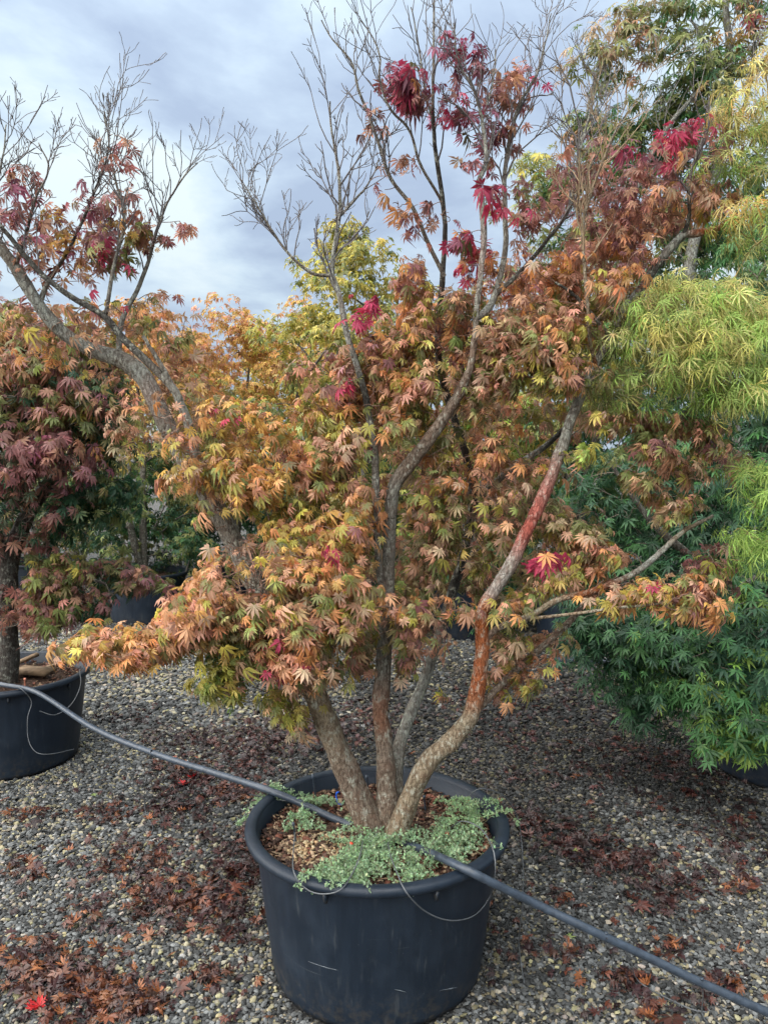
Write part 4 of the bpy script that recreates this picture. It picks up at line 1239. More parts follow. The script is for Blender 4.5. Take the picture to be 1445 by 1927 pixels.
lace_reg = [
    (1300, 545, 70, 26, -.05, 90, 'ZZL'), (1360, 580, 70, 34, -.08, 120, 'ZLZ'), (1250, 600, 70, 34, -.06, 120, 'ZLG'), (1320, 630, 80, 36, -.12, 150, 'ZZL'), (1200, 640, 60, 40, .0, 80, 'GLZ'), (1250, 690, 80, 40, -.05, 130, 'LZG'), (1390, 660, 60, 50, -.12, 130, 'ZLL'), (1330, 700, 70, 44, -.1, 130, 'LZL'), (1400, 740, 60, 40, -.1, 100, 'LLZ'), (1330, 760, 60, 34, -.02, 70, 'LGE'), (1160, 720, 60, 36, .08, 70, 'GLT'), (1200, 760, 60, 30, .08, 60, 'GLE'), (1130, 770, 46, 30, .1, 36, 'GTY'), (1430, 590, 50, 40, -.1, 80, 'ZZL'), (1210, 580, 40, 26, .0, 46, 'ZGL'),
    (1425, 890, 36, 36, -.1, 60, 'LLE'), (1420, 940, 36, 30, -.1, 46, 'LE'), (1425, 1020, 46, 26, -.12, 60, 'LL'), (1425, 1055, 40, 22, -.12, 40, 'LE'), (1380, 880, 30, 24, -.05, 22, 'GL'),
    (1400, 190, 55, 26, .0, 56, 'ZAZ'), (1350, 215, 34, 18, .0, 22, 'ZAG'), (1425, 245, 40, 26, .0, 46, 'ZZL'), (1410, 320, 40, 24, .0, 36, 'ZLG'), (1340, 300, 30, 18, .0, 16, 'ZGL'), (1390, 400, 46, 22, -.05, 46, 'ZAL'), (1430, 130, 30, 20, 0, 18, 'ZA'), (1425, 455, 30, 26, -.05, 30, 'LZE'),
    (1540, 640, 50, 80, -.1, 120, 'ZLL'), (1540, 300, 50, 90, 0, 100, 'ZLG'), (1530, 980, 40, 70, -.1, 60, 'LLE'),
]
print('lace', region_tree('laceleaf_maple', 'weeping laceleaf maple with feathery yellow-green leaves above the green maple', (lx, ly, PH - .06), lace_stems, lace_reg, 'lace', 0.047, 2.68, 1.55, 300, 51, droop=1.3, per=7, twigcol=(0.22, 0.17, 0.07)))

# tall olive maple behind, top right
TOPP = np.array([2.75, 5.6, 0.0])
make_pot(TOPP, 'black pot hidden behind the green maple', 40, 0, seed=14, tabs=False)
YT = TOPP[1]
top_stems = [
    ([(*TOPP[:2], PH - .08, .07), (2.72, YT, 1.4, .06), (*at(1300, 560, YT), .045), (*at(1330, 380, YT), .036), (*at(1365, 250, YT), .03), (*at(1372, 100, YT), .024), (*at(1360, -40, YT), .016), (*at(1350, -200, YT), .008)], LGREY, 12),
    ([(2.70, YT, 1.5, .04), (*at(1200, 520, YT - .1), .03), (*at(1190, 380, YT - .1), .022), (*at(1250, 250, YT - .1), .018), (*at(1340, 130, YT - .1), .012), (*at(1300, 40, YT - .1), .008)], LGREY, 9),
    ([(2.70, YT, 1.6, .035), (*at(1120, 480, YT), .022), (*at(1085, 330, YT), .014), (*at(1105, 200, YT), .009), (*at(1130, 100, YT), .005)], LGREY, 9),
    ([(*at(1340, 330, YT), .02), (*at(1400, 200, YT - .1), .014), (*at(1420, 60, YT - .1), .01), (*at(1410, -80, YT), .006)], DARK, 8),
]
top_reg = [
    (1110, 110, 40, 36, 0, 55, 'GGT'), (1185, 100, 40, 36, 0, 50, 'GTB'), (1150, 150, 40, 30, 0, 30, 'GGE'), (1200, 15, 60, 26, 0, 66, 'GTG'), (1180, 60, 30, 26, 0, 18, 'GT'), (1290, 30, 60, 40, 0, 90, 'GGE'), (1280, 110, 60, 50, 0, 110, 'GEG'), (1330, 170, 50, 50, 0, 90, 'GEG'), (1260, 200, 60, 50, .1, 110, 'EGG'), (1200, 230, 50, 40, .1, 66, 'GGE'), (1130, 240, 50, 40, .1, 60, 'GEG'), (1080, 250, 40, 36, .1, 34, 'GTB'), (1300, 270, 60, 50, .1, 110, 'EGD'), (1230, 300, 60, 40, .15, 90, 'EGD'), (1160, 320, 60, 50, .15, 90, 'GEG'), (1080, 330, 60, 50, .15, 80, 'EGG'), (1010, 320, 40, 50, .2, 50, 'GYG'), (1020, 380, 40, 50, .2, 50, 'EGG'), (1400, 90, 50, 60, 0, 70, 'GAY'), (1400, 20, 40, 40, 0, 34, 'GBR'), (1370, 330, 60, 60, .15, 120, 'DEG'), (1420, 430, 50, 60, .15, 110, 'DE'), (1330, 420, 60, 60, .2, 110, 'DEG'), (1250, 420, 60, 60, .2, 90, 'EGB'), (1150, 440, 70, 60, .2, 90, 'EGT'), (1060, 460, 60, 60, .2, 70, 'GET'), (1280, 520, 80, 60, .2, 120, 'DEG'), (1180, 560, 80, 60, .2, 110, 'DEG'), (1080, 570, 70, 60, .2, 90, 'GEY'), (1380, 600, 80, 80, .2, 130, 'DE'), (1500, 300, 80, 200, .1, 160, 'GE'), (1400, -60, 90, 60, 0, 60, 'GE'),
]
print('top', region_tree('maple_tree', 'tall open olive-green maple with pale upright limbs behind the laceleaf', (*TOPP[:2], PH - .06), top_stems, top_reg, 'palm', 0.07, YT, 1.6, 200, 61, shoots=((0, 14, .5, 2), (1, 16, .5, 2), (2, 14, .45, 2), (3, 10, .5, 2))))


def row_tree(px, Y, ytop, halfpx, pals, label, seed, nleaf, size=0.055, kind='star', zlow=0.45, nblob=34, n_single=0, pot=True, potlabel=None, spire=0.0, group='row of trees behind the potted maple'):
    """free-standing potted maple of the background rows"""
    rng = np.random.default_rng(seed)
    b = at(px, 963, Y)
    bx = b[0]
    H = at(px, ytop, Y)[2]
    W = halfpx / F * Y
    base = np.array([bx, Y, PH - 0.06 if pot else 0.0])
    if pot:
        make_pot((bx, Y, 0), potlabel, 40, 0, seed=seed, tabs=False)
    root = empty('maple_tree', base, label, 'tree', group)
    stems = []
    nodes = []
    ns = int(rng.integers(2, 4))
    for i in range(ns):
        a = rng.uniform(0, 6.28)
        top = np.array([bx + 0.45 * W * math.cos(a), Y + 0.45 * W * math.sin(a), H * rng.uniform(0.8, 0.95)])
        p = [base + np.array([0.03 * math.cos(a), 0.03 * math.sin(a), -0.02])]
        for f in (0.3, 0.6, 1.0):
            p.append(base * (1 - f) + top * f + rng.normal(0, 0.06, 3) + np.array([0, 0, 0.1 * (1 - f)]))
        P = np.array(p)
        me, S = stem_mesh('trunk', P, [0.045, 0.035, 0.022, 0.008], np.tile(np.array(GREY) * 0.7, (4, 1)), base, 9, 0.04, 14, seed + i)
        link('trunk', me, root)
        nodes.append(S[:, :3])
    L = Leaves()
    cents = []
    for i in range(nblob):
        f = (i + 0.5) / nblob
        z = zlow + (H - zlow) * f
        prof = math.sin(math.pi * min(1, (0.18 + 0.82 * f)) ** (1.35)) ** 0.7 if not spire else (1 - f) ** spire + 0.1
        a = i * 2.39996 + rng.normal(0, 0.3)
        rad = W * prof * rng.uniform(0.45, 0.95)
        C = np.array([bx + rad * math.cos(a), Y + rad * math.sin(a), z - 0.08 * rng.random()])
        rb = W * rng.uniform(0.24, 0.40)
        R = np.array([rb, rb, rb * rng.uniform(0.4, 0.65)])
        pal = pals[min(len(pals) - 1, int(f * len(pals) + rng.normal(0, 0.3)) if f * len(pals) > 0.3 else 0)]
        cents.append(C[None])
        scatter(L, C, R, int(nleaf / nblob * rng.uniform(0.7, 1.3)), pal, size, rng, base, per=7, shell=0.36, droop=0.7)
    L.done(rng)
    items = connect(np.vstack(nodes), np.vstack(cents), rng, 0.010, 0.003, (0.10, 0.09, 0.08))
    t = link('twigs', tubes_mesh('twigs', items, M_TWIG, base), root)
    t['kind'] = 'stuff'
    finish_leaves(root, base, L, kind, n_single, rng, 14)
    return len(L.S)


ROW = [
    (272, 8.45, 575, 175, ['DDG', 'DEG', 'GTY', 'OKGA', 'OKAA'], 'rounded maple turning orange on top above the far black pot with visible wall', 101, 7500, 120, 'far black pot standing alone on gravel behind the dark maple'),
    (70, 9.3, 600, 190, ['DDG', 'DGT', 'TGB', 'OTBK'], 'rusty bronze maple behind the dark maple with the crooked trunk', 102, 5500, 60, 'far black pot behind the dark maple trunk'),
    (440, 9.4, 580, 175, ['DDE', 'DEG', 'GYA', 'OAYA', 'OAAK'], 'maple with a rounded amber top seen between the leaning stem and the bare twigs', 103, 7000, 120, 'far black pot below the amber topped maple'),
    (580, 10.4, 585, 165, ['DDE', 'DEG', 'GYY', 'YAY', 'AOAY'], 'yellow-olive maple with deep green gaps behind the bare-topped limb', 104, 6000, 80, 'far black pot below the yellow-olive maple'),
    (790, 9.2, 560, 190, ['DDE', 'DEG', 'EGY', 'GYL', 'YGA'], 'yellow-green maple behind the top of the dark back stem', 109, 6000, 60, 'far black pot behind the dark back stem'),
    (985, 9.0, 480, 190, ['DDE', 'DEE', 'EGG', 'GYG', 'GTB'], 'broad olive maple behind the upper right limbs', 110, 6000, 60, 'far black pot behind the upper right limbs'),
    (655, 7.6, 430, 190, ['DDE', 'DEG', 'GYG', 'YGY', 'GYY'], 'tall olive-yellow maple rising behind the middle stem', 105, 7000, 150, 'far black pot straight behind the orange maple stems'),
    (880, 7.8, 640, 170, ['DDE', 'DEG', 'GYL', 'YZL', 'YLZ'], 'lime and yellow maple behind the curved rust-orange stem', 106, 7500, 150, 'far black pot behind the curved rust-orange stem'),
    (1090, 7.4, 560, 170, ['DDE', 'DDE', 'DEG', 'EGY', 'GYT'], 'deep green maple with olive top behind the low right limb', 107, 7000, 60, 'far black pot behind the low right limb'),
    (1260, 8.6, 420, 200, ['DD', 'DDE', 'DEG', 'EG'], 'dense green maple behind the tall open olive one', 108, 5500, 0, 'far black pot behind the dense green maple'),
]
for px, Y, yt, hp, pals, lab, sd, nl, nsing, plab in ROW:
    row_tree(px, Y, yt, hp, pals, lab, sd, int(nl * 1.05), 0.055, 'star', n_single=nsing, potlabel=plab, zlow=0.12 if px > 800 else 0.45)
FARL = ['far rusty maple behind the rusty bronze one', 'far maple with dull orange top between the bronze and orange maples', 'far amber maple behind the gap left of the amber topped one', 'far yellow maple behind the amber topped one', 'far yellow maple behind the yellow-olive one', 'far green maple behind the tall olive-yellow one', 'far green maple behind the lime and yellow one', 'far green maple behind the deep green one', 'far dark maple behind the dense green one', 'far dark maple beyond the laceleaf', 'far bronze maple beyond the pot with boards', 'far green maple beyond the bronze one past the pot with boards']
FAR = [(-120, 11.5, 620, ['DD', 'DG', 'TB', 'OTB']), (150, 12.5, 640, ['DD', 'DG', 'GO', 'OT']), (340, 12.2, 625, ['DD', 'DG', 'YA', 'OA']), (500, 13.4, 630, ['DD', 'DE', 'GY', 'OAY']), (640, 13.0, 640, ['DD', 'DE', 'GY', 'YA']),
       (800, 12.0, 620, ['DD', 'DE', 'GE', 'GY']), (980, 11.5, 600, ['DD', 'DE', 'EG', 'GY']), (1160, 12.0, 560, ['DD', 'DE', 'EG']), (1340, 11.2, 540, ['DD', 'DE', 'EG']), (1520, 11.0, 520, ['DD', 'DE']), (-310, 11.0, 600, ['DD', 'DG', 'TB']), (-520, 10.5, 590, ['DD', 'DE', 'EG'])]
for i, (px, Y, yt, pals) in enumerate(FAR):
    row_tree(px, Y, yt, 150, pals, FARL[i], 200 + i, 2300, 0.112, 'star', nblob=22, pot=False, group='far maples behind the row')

# ------------------------------------------------------------------ fallen leaves
LITTER = [  # px, py, radius x, radius y (pixels), leaves, kind of colour
    (330, 1690, 130, 60, 300, 1), (430, 1640, 60, 60, 130, 0), (120, 1850, 130, 70, 300, 1), (230, 1880, 80, 40, 160, 1), (60, 1790, 70, 30, 60, 1), (250, 1620, 110, 40, 120, 1), (160, 1720, 50, 30, 50, 1), (200, 1530, 60, 24, 60, 1), (330, 1520, 100, 34, 150, 0), (380, 1465, 110, 30, 240, 0), (440, 1490, 70, 24, 130, 1), (60, 1530, 60, 22, 40, 1),
    (470, 1390, 130, 40, 420, 0), (600, 1370, 110, 40, 360, 0), (350, 1390, 100, 24, 130, 0), (250, 1350, 90, 24, 60, 0), (330, 1440, 60, 18, 60, 1), (480, 1430, 60, 26, 120, 0), (470, 1600, 40, 60, 90, 0), (440, 1740, 50, 40, 60, 0),
    (1050, 1330, 130, 50, 160, 0), (1200, 1420, 150, 40, 190, 0), (1330, 1440, 90, 40, 110, 0), (900, 1330, 100, 40, 130, 0), (1100, 1280, 120, 30, 110, 0), (1390, 1600, 80, 40, 70, 0),
    (690, 1350, 120, 50, 240, 0), (1000, 1540, 60, 30, 140, 0), (1080, 1580, 90, 34, 220, 0), (1180, 1620, 90, 30, 160, 0), (1260, 1660, 90, 26, 110, 0), (1395, 1665, 40, 18, 50, 1), (1140, 1450, 120, 30, 60, 0), (1240, 1700, 60, 24, 40, 0), (1260, 1780, 34, 30, 34, 1), (1180, 1840, 60, 22, 60, 1), (1370, 1850, 40, 20, 30, 1), (1220, 1900, 50, 18, 34, 1), (1310, 1870, 40, 16, 24, 0), (1000, 1780, 60, 30, 24, 1), (1080, 1790, 40, 18, 20, 1), (1060, 1690, 40, 20, 24, 1), (960, 1460, 80, 24, 60, 0), (1150, 1350, 160, 50, 90, 0), (1380, 1560, 90, 40, 60, 0), (1300, 1500, 120, 40, 70, 0), (950, 1380, 120, 40, 120, 0), (400, 1830, 60, 30, 40, 1), (40, 1640, 50, 30, 30, 1),
]
DK = [((0.034, 0.011, 0.011), (0.045, 0.013, 0.012)), ((0.018, 0.010, 0.011), (0.026, 0.011, 0.012)), ((0.055, 0.018, 0.013), (0.07, 0.02, 0.014)), ((0.030, 0.016, 0.013), (0.026, 0.013, 0.014))]
BRN = [((0.11, 0.038, 0.018), (0.13, 0.042, 0.02)), ((0.045, 0.018, 0.013), (0.06, 0.02, 0.014)), ((0.17, 0.068, 0.028), (0.15, 0.052, 0.022)), ((0.030, 0.012, 0.013), (0.04, 0.014, 0.014)), ((0.085, 0.045, 0.034), (0.09, 0.04, 0.028)), ((0.04, 0.019, 0.02), (0.05, 0.021, 0.022)), ((0.09, 0.03, 0.018), (0.10, 0.03, 0.018))]


def litter():
    rng = np.random.default_rng(91)
    L = Leaves()
    for px, py, rx, ry, n, kd in LITTER:
        n = int(n * (0.95 if px < 800 else 0.7))
        g = rng.normal(0, 0.5, (n, 2))
        P = np.array([atz(px + a * rx, py + b * ry, 0.012 + 0.02 * rng.random()) for a, b in g])
        m = np.ones(n, bool)
        for c in (MAIN, LEFTP, RIGHTP):
            m &= np.hypot(P[:, 0] - c[0], P[:, 1] - c[1]) > PRB + 0.03
        P = P[m]
        n = len(P)
        pal = DK if kd == 0 else BRN + DK[:2]
        pi = rng.integers(0, len(pal), n)
        c1 = np.array([p[0] for p in pal])[pi] * np.exp(rng.normal(0, 0.45, (n, 1)))
        c2 = np.array([p[1] for p in pal])[pi] * np.exp(rng.normal(0, 0.3, (n, 1)))
        a = rng.uniform(0, 6.28, n)
        yd = np.stack([np.cos(a), np.sin(a), rng.normal(0.0, 0.22, n)], 1)
        zd = np.stack([rng.normal(0, 0.4, n), rng.normal(0, 0.4, n), np.ones(n)], 1)
        fl = rng.random(n) < 0.3
        zd[fl, 2] *= -1
        P[fl, 2] -= 0.006
        P[~fl, 2] += 0.008
        L.add(P, yd, zd, 0.031 * np.exp(rng.normal(0, 0.3, n)), c1 * 0.8, c2 * 0.8)
    # scattered singles everywhere
    n = 420
    P = np.array([atz(rng.uniform(-60, 1500), 1260 + 660 * rng.random() ** 0.8, 0.02) for _ in range(n)])
    m = np.ones(n, bool)
    for c in (MAIN, LEFTP, RIGHTP):
        m &= np.hypot(P[:, 0] - c[0], P[:, 1] - c[1]) > PRB + 0.03
    P = P[m]
    n = len(P)
    pal = DK + BRN
    pi = rng.integers(0, len(pal), n)
    a = rng.uniform(0, 6.28, n)
    L.add(P, np.stack([np.cos(a), np.sin(a), rng.normal(0.1, 0.2, n)], 1), np.stack([rng.normal(0, 0.5, n), rng.normal(0, 0.5, n), np.ones(n)], 1), 0.032 * np.exp(rng.normal(0, 0.25, n)), np.array([p[0] for p in pal])[pi], np.array([p[1] for p in pal])[pi])
    L.done(rng)
    o = link('leaf_litter', leaves_mesh('leaf_litter', L, np.arange(len(L.S)), 'flat', M_LEAF_WET, (0, 0, 0)))
    tag(o, 'mats of wet dark red and brown fallen leaves over the gravel', 'leaf litter', kind='stuff')


litter()


def fallen(px, py, c1, c2, size, label, group, rng, kind='fern', curl=0.2):
    p = atz(px, py, 0.026)
    V, Fc, T = SHAPES[kind][int(rng.integers(6))]
    V = V.copy()
    V[:, 2] = -V[:, 2] * 0.25 + curl * V[:, 0] ** 2
    a = rng.uniform(0, 6.28)
    W = V * size
    me = mesh_np('fallen_leaf', W, Fc, M_LEAF_WET, np.array(c1)[None] * (1 - T[:, None]) + np.array(c2)[None] * T[:, None], smooth=False)
    o = link('fallen_leaf', me, None, p)
    o.rotation_euler = (rng.normal(0, 0.2), rng.normal(0, 0.2), a)
    tag(o, label, 'leaf', group)


_r = np.random.default_rng(404)
for px, py in ((362, 1462), (350, 1474), (75, 1893), (60, 1898)):
    fallen(px, py, (0.36, 0.015, 0.018), (0.42, 0.02, 0.022), 0.045, 'vivid red leaf fallen on the gravel', 'vivid red fallen leaves', _r, curl=0.6)
for px, py in ((10, 1785), (180, 1778), (175, 1870), (115, 1905), (300, 1868), (140, 1735), (400, 1650), (120, 1815), (185, 1915), (280, 1540), (345, 1525), (130, 1600), (1262, 1775), (1215, 1850), (1375, 1848), (1220, 1912), (1390, 1665), (1385, 1790), (1070, 1782), (55, 1530), (230, 1670), (260, 1860)):
    fallen(px, py, (0.20, 0.075, 0.025), (0.24, 0.075, 0.027), 0.038, 'curled orange-brown leaf fallen on the gravel', 'orange-brown fallen leaves', _r, curl=0.8)
for px, py in ((335, 1676), (1070, 1760), (175, 1495), (1078, 1600), (905, 1735)):
    fallen(px, py, (0.18, 0.24, 0.06), (0.20, 0.26, 0.07), 0.03, 'small green leaf fallen on the gravel', 'green fallen leaves', _r, 'palm')

# ------------------------------------------------------------------ irrigation
def curve_obj(name, rows, r, mat, label, cat, group=None, sides=10, n=80, world=False):
    P = smooth_path(np.array(rows), n)
    V, Fq, ring = tube(P, np.full(n, r), sides)
    base = P[0]
    o = link(name, mesh_np(name, V - base, Fq, mat), None, base)
    return tag(o, label, cat, group)


ZR = PH + 0.012
pipe = [np.array([-3.6, 5.2, ZR - .03]), at(-60, 1268, 4.5), atz(0, 1287, ZR + .0), atz(70, 1303, ZR - .0), atz(180, 1372, ZR - .03), atz(300, 1421, ZR - .035), atz(400, 1453, ZR - .02), atz(500, 1485, ZR + .004), atz(570, 1513, ZR - .035), atz(640, 1545, ZR - .065), atz(720, 1572, ZR - .07),
        atz(800, 1601, ZR - .045), atz(868, 1632, ZR + .008), atz(930, 1663, ZR - .04), atz(1010, 1702, 0.42), atz(1110, 1750, 0.35), atz(1210, 1797, 0.27), atz(1310, 1845, 0.20), atz(1450, 1908, 0.11), atz(1600, 1975, 0.03), np.array([1.9, 1.7, 0.02])]
pipe_o = curve_obj('irrigation_pipe', pipe, 0.0135, M_PIPE, 'thick black irrigation pipe running from the pot with boards across the main pot', 'pipe', n=160, sides=14)


# barbed take-offs on the pipe
for a, b, z in ((285, 1417, ZR - .033), (983, 1689, .440), (1140, 1764, .328), (1320, 1850, .196)):
    p = atz(a, b, z)
    V, Fq = lathe([(0.0005, -0.016), (0.0035, -0.016), (0.0035, 0.012), (0.006, 0.013), (0.006, 0.017), (0.0005, 0.017)], 10)
    link('take_off', mesh_np('take_off', V, Fq, M_PIPE), pipe_o, Vector(p) - pipe_o.location)


def drip(rows, label, r=0.0022, n=60):
    return curve_obj('drip_tube', rows, r, M_TUBE, label, 'drip tube', 'thin drip tubes', 6, n)


zr = PH + 0.002
yf = MAIN[1] - PR - 0.012


def front(px, py, off=0.012):
    """point just in front of the main pot's wall seen at px, py"""
    for Y in np.linspace(1.9, 3.0, 500):
        p = at(px, py, Y)
        f = min(1, max(0, p[2] / PH))
        R = PRB + (PR - 0.03 - PRB) * f
        if f > 0.9:
            R = PR
        if math.hypot(p[0] - MAIN[0], p[1] - MAIN[1]) < R + off:
            return p
    return at(px, py, MAIN[1])


drip([atz(556, 1560, zr - .03), atz(552, 1605, zr + .006), front(553, 1640), front(570, 1668), front(600, 1682), front(640, 1675), atz(665, 1640, zr + .01), atz(680, 1600, zr + .02), atz(683, 1570, zr - .04)], 'thin black drip tube looping over the pot rim beside the trailing weeds')
drip([atz(728, 1575, zr - .03), atz(735, 1610, zr + .0), atz(748, 1645, zr + .012), front(765, 1680), front(800, 1715), front(845, 1732), front(890, 1724), front(920, 1690), front(931, 1650, .02), atz(928, 1600, zr + .02), atz(905, 1560, zr + .03), atz(870, 1545, zr + .03), atz(845, 1560, zr - .03)], 'thin grey drip tube hanging in a wide loop down the front of the main pot')
drip([atz(880, 1500, zr - .02), atz(905, 1484, zr + .03), atz(950, 1500, .5), atz(975, 1545, .38), atz(982, 1600, .28), atz(984, 1650, .30), atz(983, 1690, .42)], 'thin drip tube arching from the main pot rim to the pipe')
drip([atz(985, 1692, .43), atz(980, 1730, .30), atz(976, 1770, .15), atz(980, 1812, .04), atz(986, 1850, .024)], 'short drip tube hanging straight from the pipe to the gravel beside the main pot')
drip([atz(1140, 1765, .335), atz(1165, 1778, .28), atz(1185, 1810, .16), atz(1205, 1850, .03), atz(1290, 1895, .024), atz(1330, 1905, .024)], 'drip tube curling off the pipe onto the gravel')
drip([atz(1320, 1852, .19), atz(1322, 1875, .11), atz(1320, 1905, .024), atz(1330, 1925, .02)], 'short drip tube dropping from the low end of the pipe')
drip([atz(20, 1287, ZR - .04), atz(40, 1296, ZR + .01), at(60, 1320, 4.15), at(53, 1350, 4.12), at(54, 1390, 4.1), at(68, 1415, 4.08), at(95, 1419, 4.1), at(140, 1410, 4.22)], 'pale drip tube looped against the wall of the pot with boards')
drip([atz(150, 1260, ZR + .006), at(152, 1290, 4.3), at(135, 1325, 4.22), at(105, 1345, 4.15), at(75, 1338, 4.12)], 'thin tube crossing the rim of the pot with boards')
drip([atz(470, 1495, ZR + .01), atz(520, 1505, ZR - .03), atz(580, 1512, ZR - .03), atz(610, 1530, ZR - .05)], 'thin tube lying over the soil next to the pipe in the main pot')
drip([atz(285, 1440, .50), atz(278, 1460, .36), atz(272, 1490, .16), atz(275, 1530, .03), atz(288, 1555, .024), atz(285, 1570, .024)], 'faint drip tube hanging from the pipe between the two pots')


def stake(name, px, py, z, h, r, mat, label, tilt=(0, 0), cat='stake', group=None):
    p = atz(px, py, z)
    V, Fq = lathe([(0.0005, -0.04), (r * 0.6, -0.02), (r, 0), (r, h * 0.8), (r * 1.5, h * 0.82), (r * 1.5, h), (0.0005, h + 0.002)], 10)
    o = link(name, mesh_np(name, V, Fq, mat), None, p)
    o.rotation_euler = (*tilt, 0)
    tag(o, label, cat, group)


SZ = PH - 0.06
for px, py, tl, lab in ((657, 1603, (0.1, 0.25), 'red drip stake among the weeds in front of the leaning left stem'), (840, 1585, (0, 0.05), 'red drip stake standing in the weeds right of the stems'), (880, 1522, (0.1, -0.1), 'small red drip stake at the back right of the pot soil')):
    stake('drip_stake', px, py, SZ + .01, 0.035, 0.0045, M_RED, lab, tl, group='red drip stakes')
for px, py, h, lab in ((556, 1580, .065, 'thin black drip stake in the soil left of the leaning stem'), (594, 1502, .10, 'tall black drip stake behind the pipe in the main pot'), (693, 1490, .07, 'black drip stake at the back rim between the stems'), (800, 1520, .05, 'black drip stake beside the rust-orange stem')):
    stake('drip_stake', px, py, SZ + .01, h, 0.0035, M_PIPE, lab, (0.05, -0.1), group='black drip stakes')
stake('label_stake', 48, 1292, SZ, 0.05, 0.005, M_PINK, 'coral pink label stake in the pot with boards', (0, 0))
# blue tie round the left stem
bp = atz(641, 1500, SZ + 0.03)
ang = np.linspace(2.0, 5.2, 16)
ring = np.stack([bp[0] + .018 * np.cos(ang), bp[1] + .01 * np.cos(ang * 2), bp[2] + .026 * np.sin(ang)], 1)
curve_obj('plant_tie', ring, 0.0035, M_BLUE, 'bright blue plastic tie beside the leaning left stem', 'plant tie', n=24, sides=8)


def board(px, py, L, w, t, rot, label, tilt=0.0, z=SZ + 0.05):
    p = atz(px, py, z)
    Vb = np.array([(-1, -1, -1), (1, -1, -1), (1, 1, -1), (-1, 1, -1), (-1, -1, 1), (1, -1, 1), (1, 1, 1), (-1, 1, 1)], float) * np.array([L / 2, w / 2, t / 2])
    Vb += np.random.default_rng(int(px)).normal(0, 0.002, (8, 3))
    Fb = np.array([(0, 3, 2, 1), (4, 5, 6, 7), (0, 1, 5, 4), (1, 2, 6, 5), (2, 3, 7, 6), (3, 0, 4, 7)])
    o = link('board', mesh_np('board', Vb, Fb, M_WOOD, smooth=False), None, p)
    o.rotation_euler = (0, tilt, rot)
    tag(o, label, 'board', 'boards in the left pot')


board(66, 1262, 0.22, 0.11, 0.022, -0.2, 'short brown board lying flat beside the crooked trunk')
board(120, 1248, 0.20, 0.03, 0.02, 0.5, 'narrow grey board leaning on the pot rim', -0.15, SZ + 0.055)
board(50, 1240, 0.16, 0.04, 0.02, 0.9, 'dark board sloping behind the crooked trunk', -0.2, SZ + 0.055)
board(5, 1275, 0.12, 0.08, 0.02, 0.1, 'blackened board in front of the crooked trunk', 0, SZ + 0.03)

# black edging pipe on the ground far right
curve_obj('ground_pipe', [atz(1030, 1244, .03), atz(1085, 1243, .03), atz(1150, 1246, .03), atz(1260, 1250, .03)], 0.03, M_PIPE, 'black pipe lying on the gravel under the deep green maple', 'pipe', n=20)

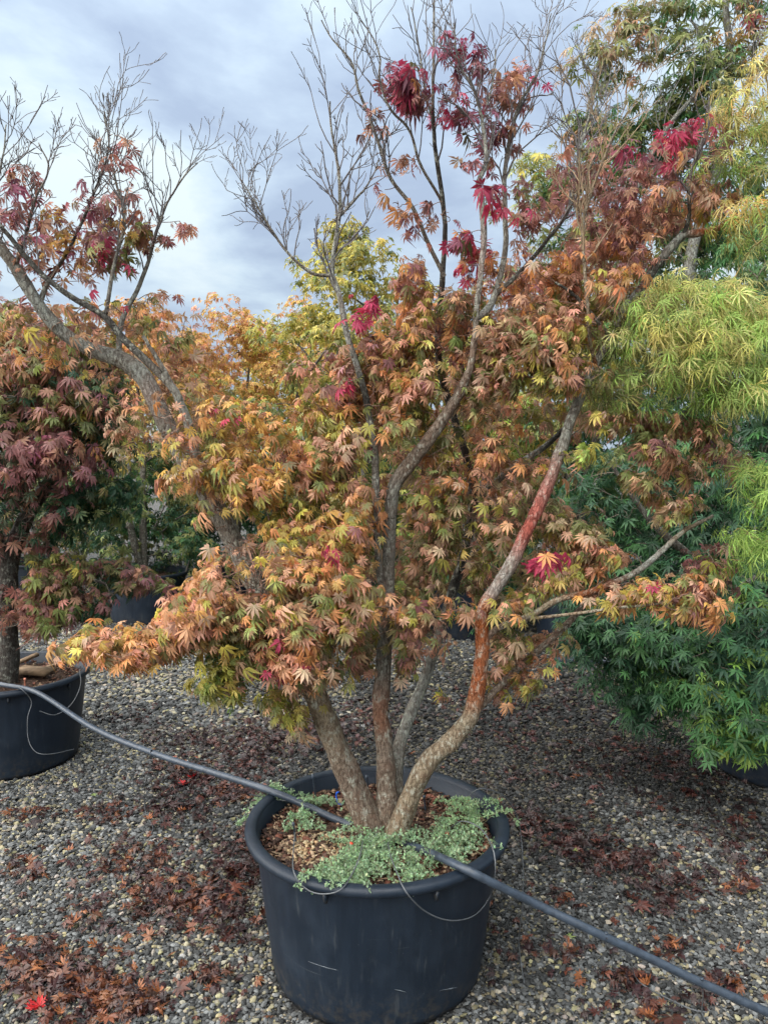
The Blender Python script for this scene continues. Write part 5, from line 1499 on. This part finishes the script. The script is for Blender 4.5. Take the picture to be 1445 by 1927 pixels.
# ------------------------------------------------------------------ weeds in the main pot
def weed(px, py, label, n, length, seed, spill=None, rise=0.5, spread=(0, 6.283), z=SZ + .02, col=(0.29, 0.41, 0.24), leaf=0.0100, name='weed'):
    rng = np.random.default_rng(seed)
    b = atz(px, py, z)
    root = empty(name, b, label, 'weed', 'weeds in the pot')
    items, Vs, Fs, Cs, off = [], [], [], [], 0
    for i in range(n):
        a = rng.uniform(*spread)
        l = length * rng.uniform(0.35, 1.1)
        o = np.array([rng.normal(0, 0.03), rng.normal(0, 0.02), 0])
        d = np.array([math.cos(a), math.sin(a), 0])
        e = rise * rng.uniform(0.2, 1.1)
        k = 9
        t = np.linspace(0, 1, k)[:, None]
        P = o + d * l * t + np.array([0, 0, 1]) * (e * l * (t - 0.75 * t ** 2)) + np.cumsum(rng.normal(0, 0.004, (k, 3)), 0)
        W = P + b
        # keep inside the pot, or spill over the rim where it leaves it
        rad = np.hypot(W[:, 0] - MAIN[0], W[:, 1] - MAIN[1])
        ov = rad > PR - 0.03
        W[:, 2] = np.where(ov, np.maximum(W[:, 2], PH + 0.006) - np.maximum(0, rad - PR - 0.012) * 1.3, W[:, 2])
        P = W - b
        c = np.array((0.17, 0.16, 0.09)) * rng.uniform(0.7, 1.3)
        items.append((P, np.linspace(0.0012, 0.0006, k), 3, c))
        # side sprigs with paired leaflets
        for j in range(1, k):
            for sg in (1, -1):
                if rng.random() < 0.12:
                    continue
                T = nrm(P[j] - P[j - 1])
                s = nrm(np.cross(T, np.array([0, 0, 1.0])) * sg + T * 0.6 + rng.normal(0, 0.3, 3) + np.array([0, 0, 0.25]))
                ls = rng.uniform(0.010, 0.026) * (1 - 0.4 * j / k)
                for q in range(4):
                    c0 = P[j] + s * ls * (q + 1) / 4
                    for sg2 in (1, -1):
                        ax = nrm(np.cross(s, rng.normal(0, 1, 3)) * sg2 + 0.5 * s)
                        nn = nrm(np.cross(ax, np.array([0.2, 0.1, 1.0]) + rng.normal(0, 0.4, 3)))
                        h = leaf * rng.uniform(0.6, 1.3)
                        v = np.array([c0, c0 + ax * h * 0.5 + nn * h * 0.32, c0 + ax * h, c0 + ax * h * 0.5 - nn * h * 0.32])
                        Vs.append(v)
                        Fs.append(np.array([[0, 1, 2, 3]]) + off)
                        off += 4
                        cc = np.array(col) * np.exp(rng.normal(0, 0.22)) * np.exp(rng.normal(0, 0.07, 3))
                        Cs.append(np.tile(cc, (4, 1)))
    link('stems', tubes_mesh('weed_stems', items, M_TWIG), root)['kind'] = 'stuff'
    f = link('foliage', mesh_np('weed_foliage', np.vstack(Vs), np.vstack(Fs), M_LEAF, np.clip(np.vstack(Cs), 0, 0.7), smooth=False), root)
    f['kind'] = 'stuff'


weed(668, 1612, 'grey-green weed spilling over the front rim of the main pot', 46, 0.19, 1, spread=(4.0, 6.9), rise=0.55)
weed(640, 1636, 'grey-green weed arm trailing down the front wall of the main pot', 36, 0.17, 11, spread=(3.9, 5.2), rise=0.35)
weed(700, 1580, 'grey-green weed clump right in front of the maple stems', 26, 0.13, 2, rise=0.8)
weed(845, 1590, 'broad grey-green weed mat on the right side of the pot soil', 44, 0.18, 3, rise=0.5)
weed(885, 1545, 'upright grey-green weed at the right back of the pot', 24, 0.14, 4, rise=1.3, col=(0.30, 0.43, 0.23))
weed(572, 1545, 'small weed tuft behind the pipe on the left of the pot soil', 8, 0.07, 5, rise=0.7)
weed(575, 1510, 'sparse weed tuft at the left back rim of the main pot', 10, 0.09, 6, rise=0.9)
weed(506, 1500, 'tiny weed growing against the left rim under the pipe', 7, 0.06, 7, rise=0.9)
weed(760, 1640, 'weed tuft against the front rim below the wide drip loop', 16, 0.10, 8, rise=0.5)


# scuffs on the front wall of the main pot
M_SCUFF = plain_material('scuffed_plastic', (0.10, 0.115, 0.13), 0.6, 200, 0.4, 1.5)
for rows in (((580, 1809), (605, 1818), (636, 1826)), ((742, 1862), (765, 1867)), ((828, 1864), (860, 1858))):
    P = np.array([front(a, b, 0.0006) for a, b in rows]) - MAIN
    P = smooth_path(P, 12)
    V, Fq, ring = tube(P, 0.0014 * np.sin(np.linspace(0.25, 2.9, 12)), 5, 0.25)
    link('scuff', mesh_np('scuff', V, Fq, M_SCUFF), main_pot)
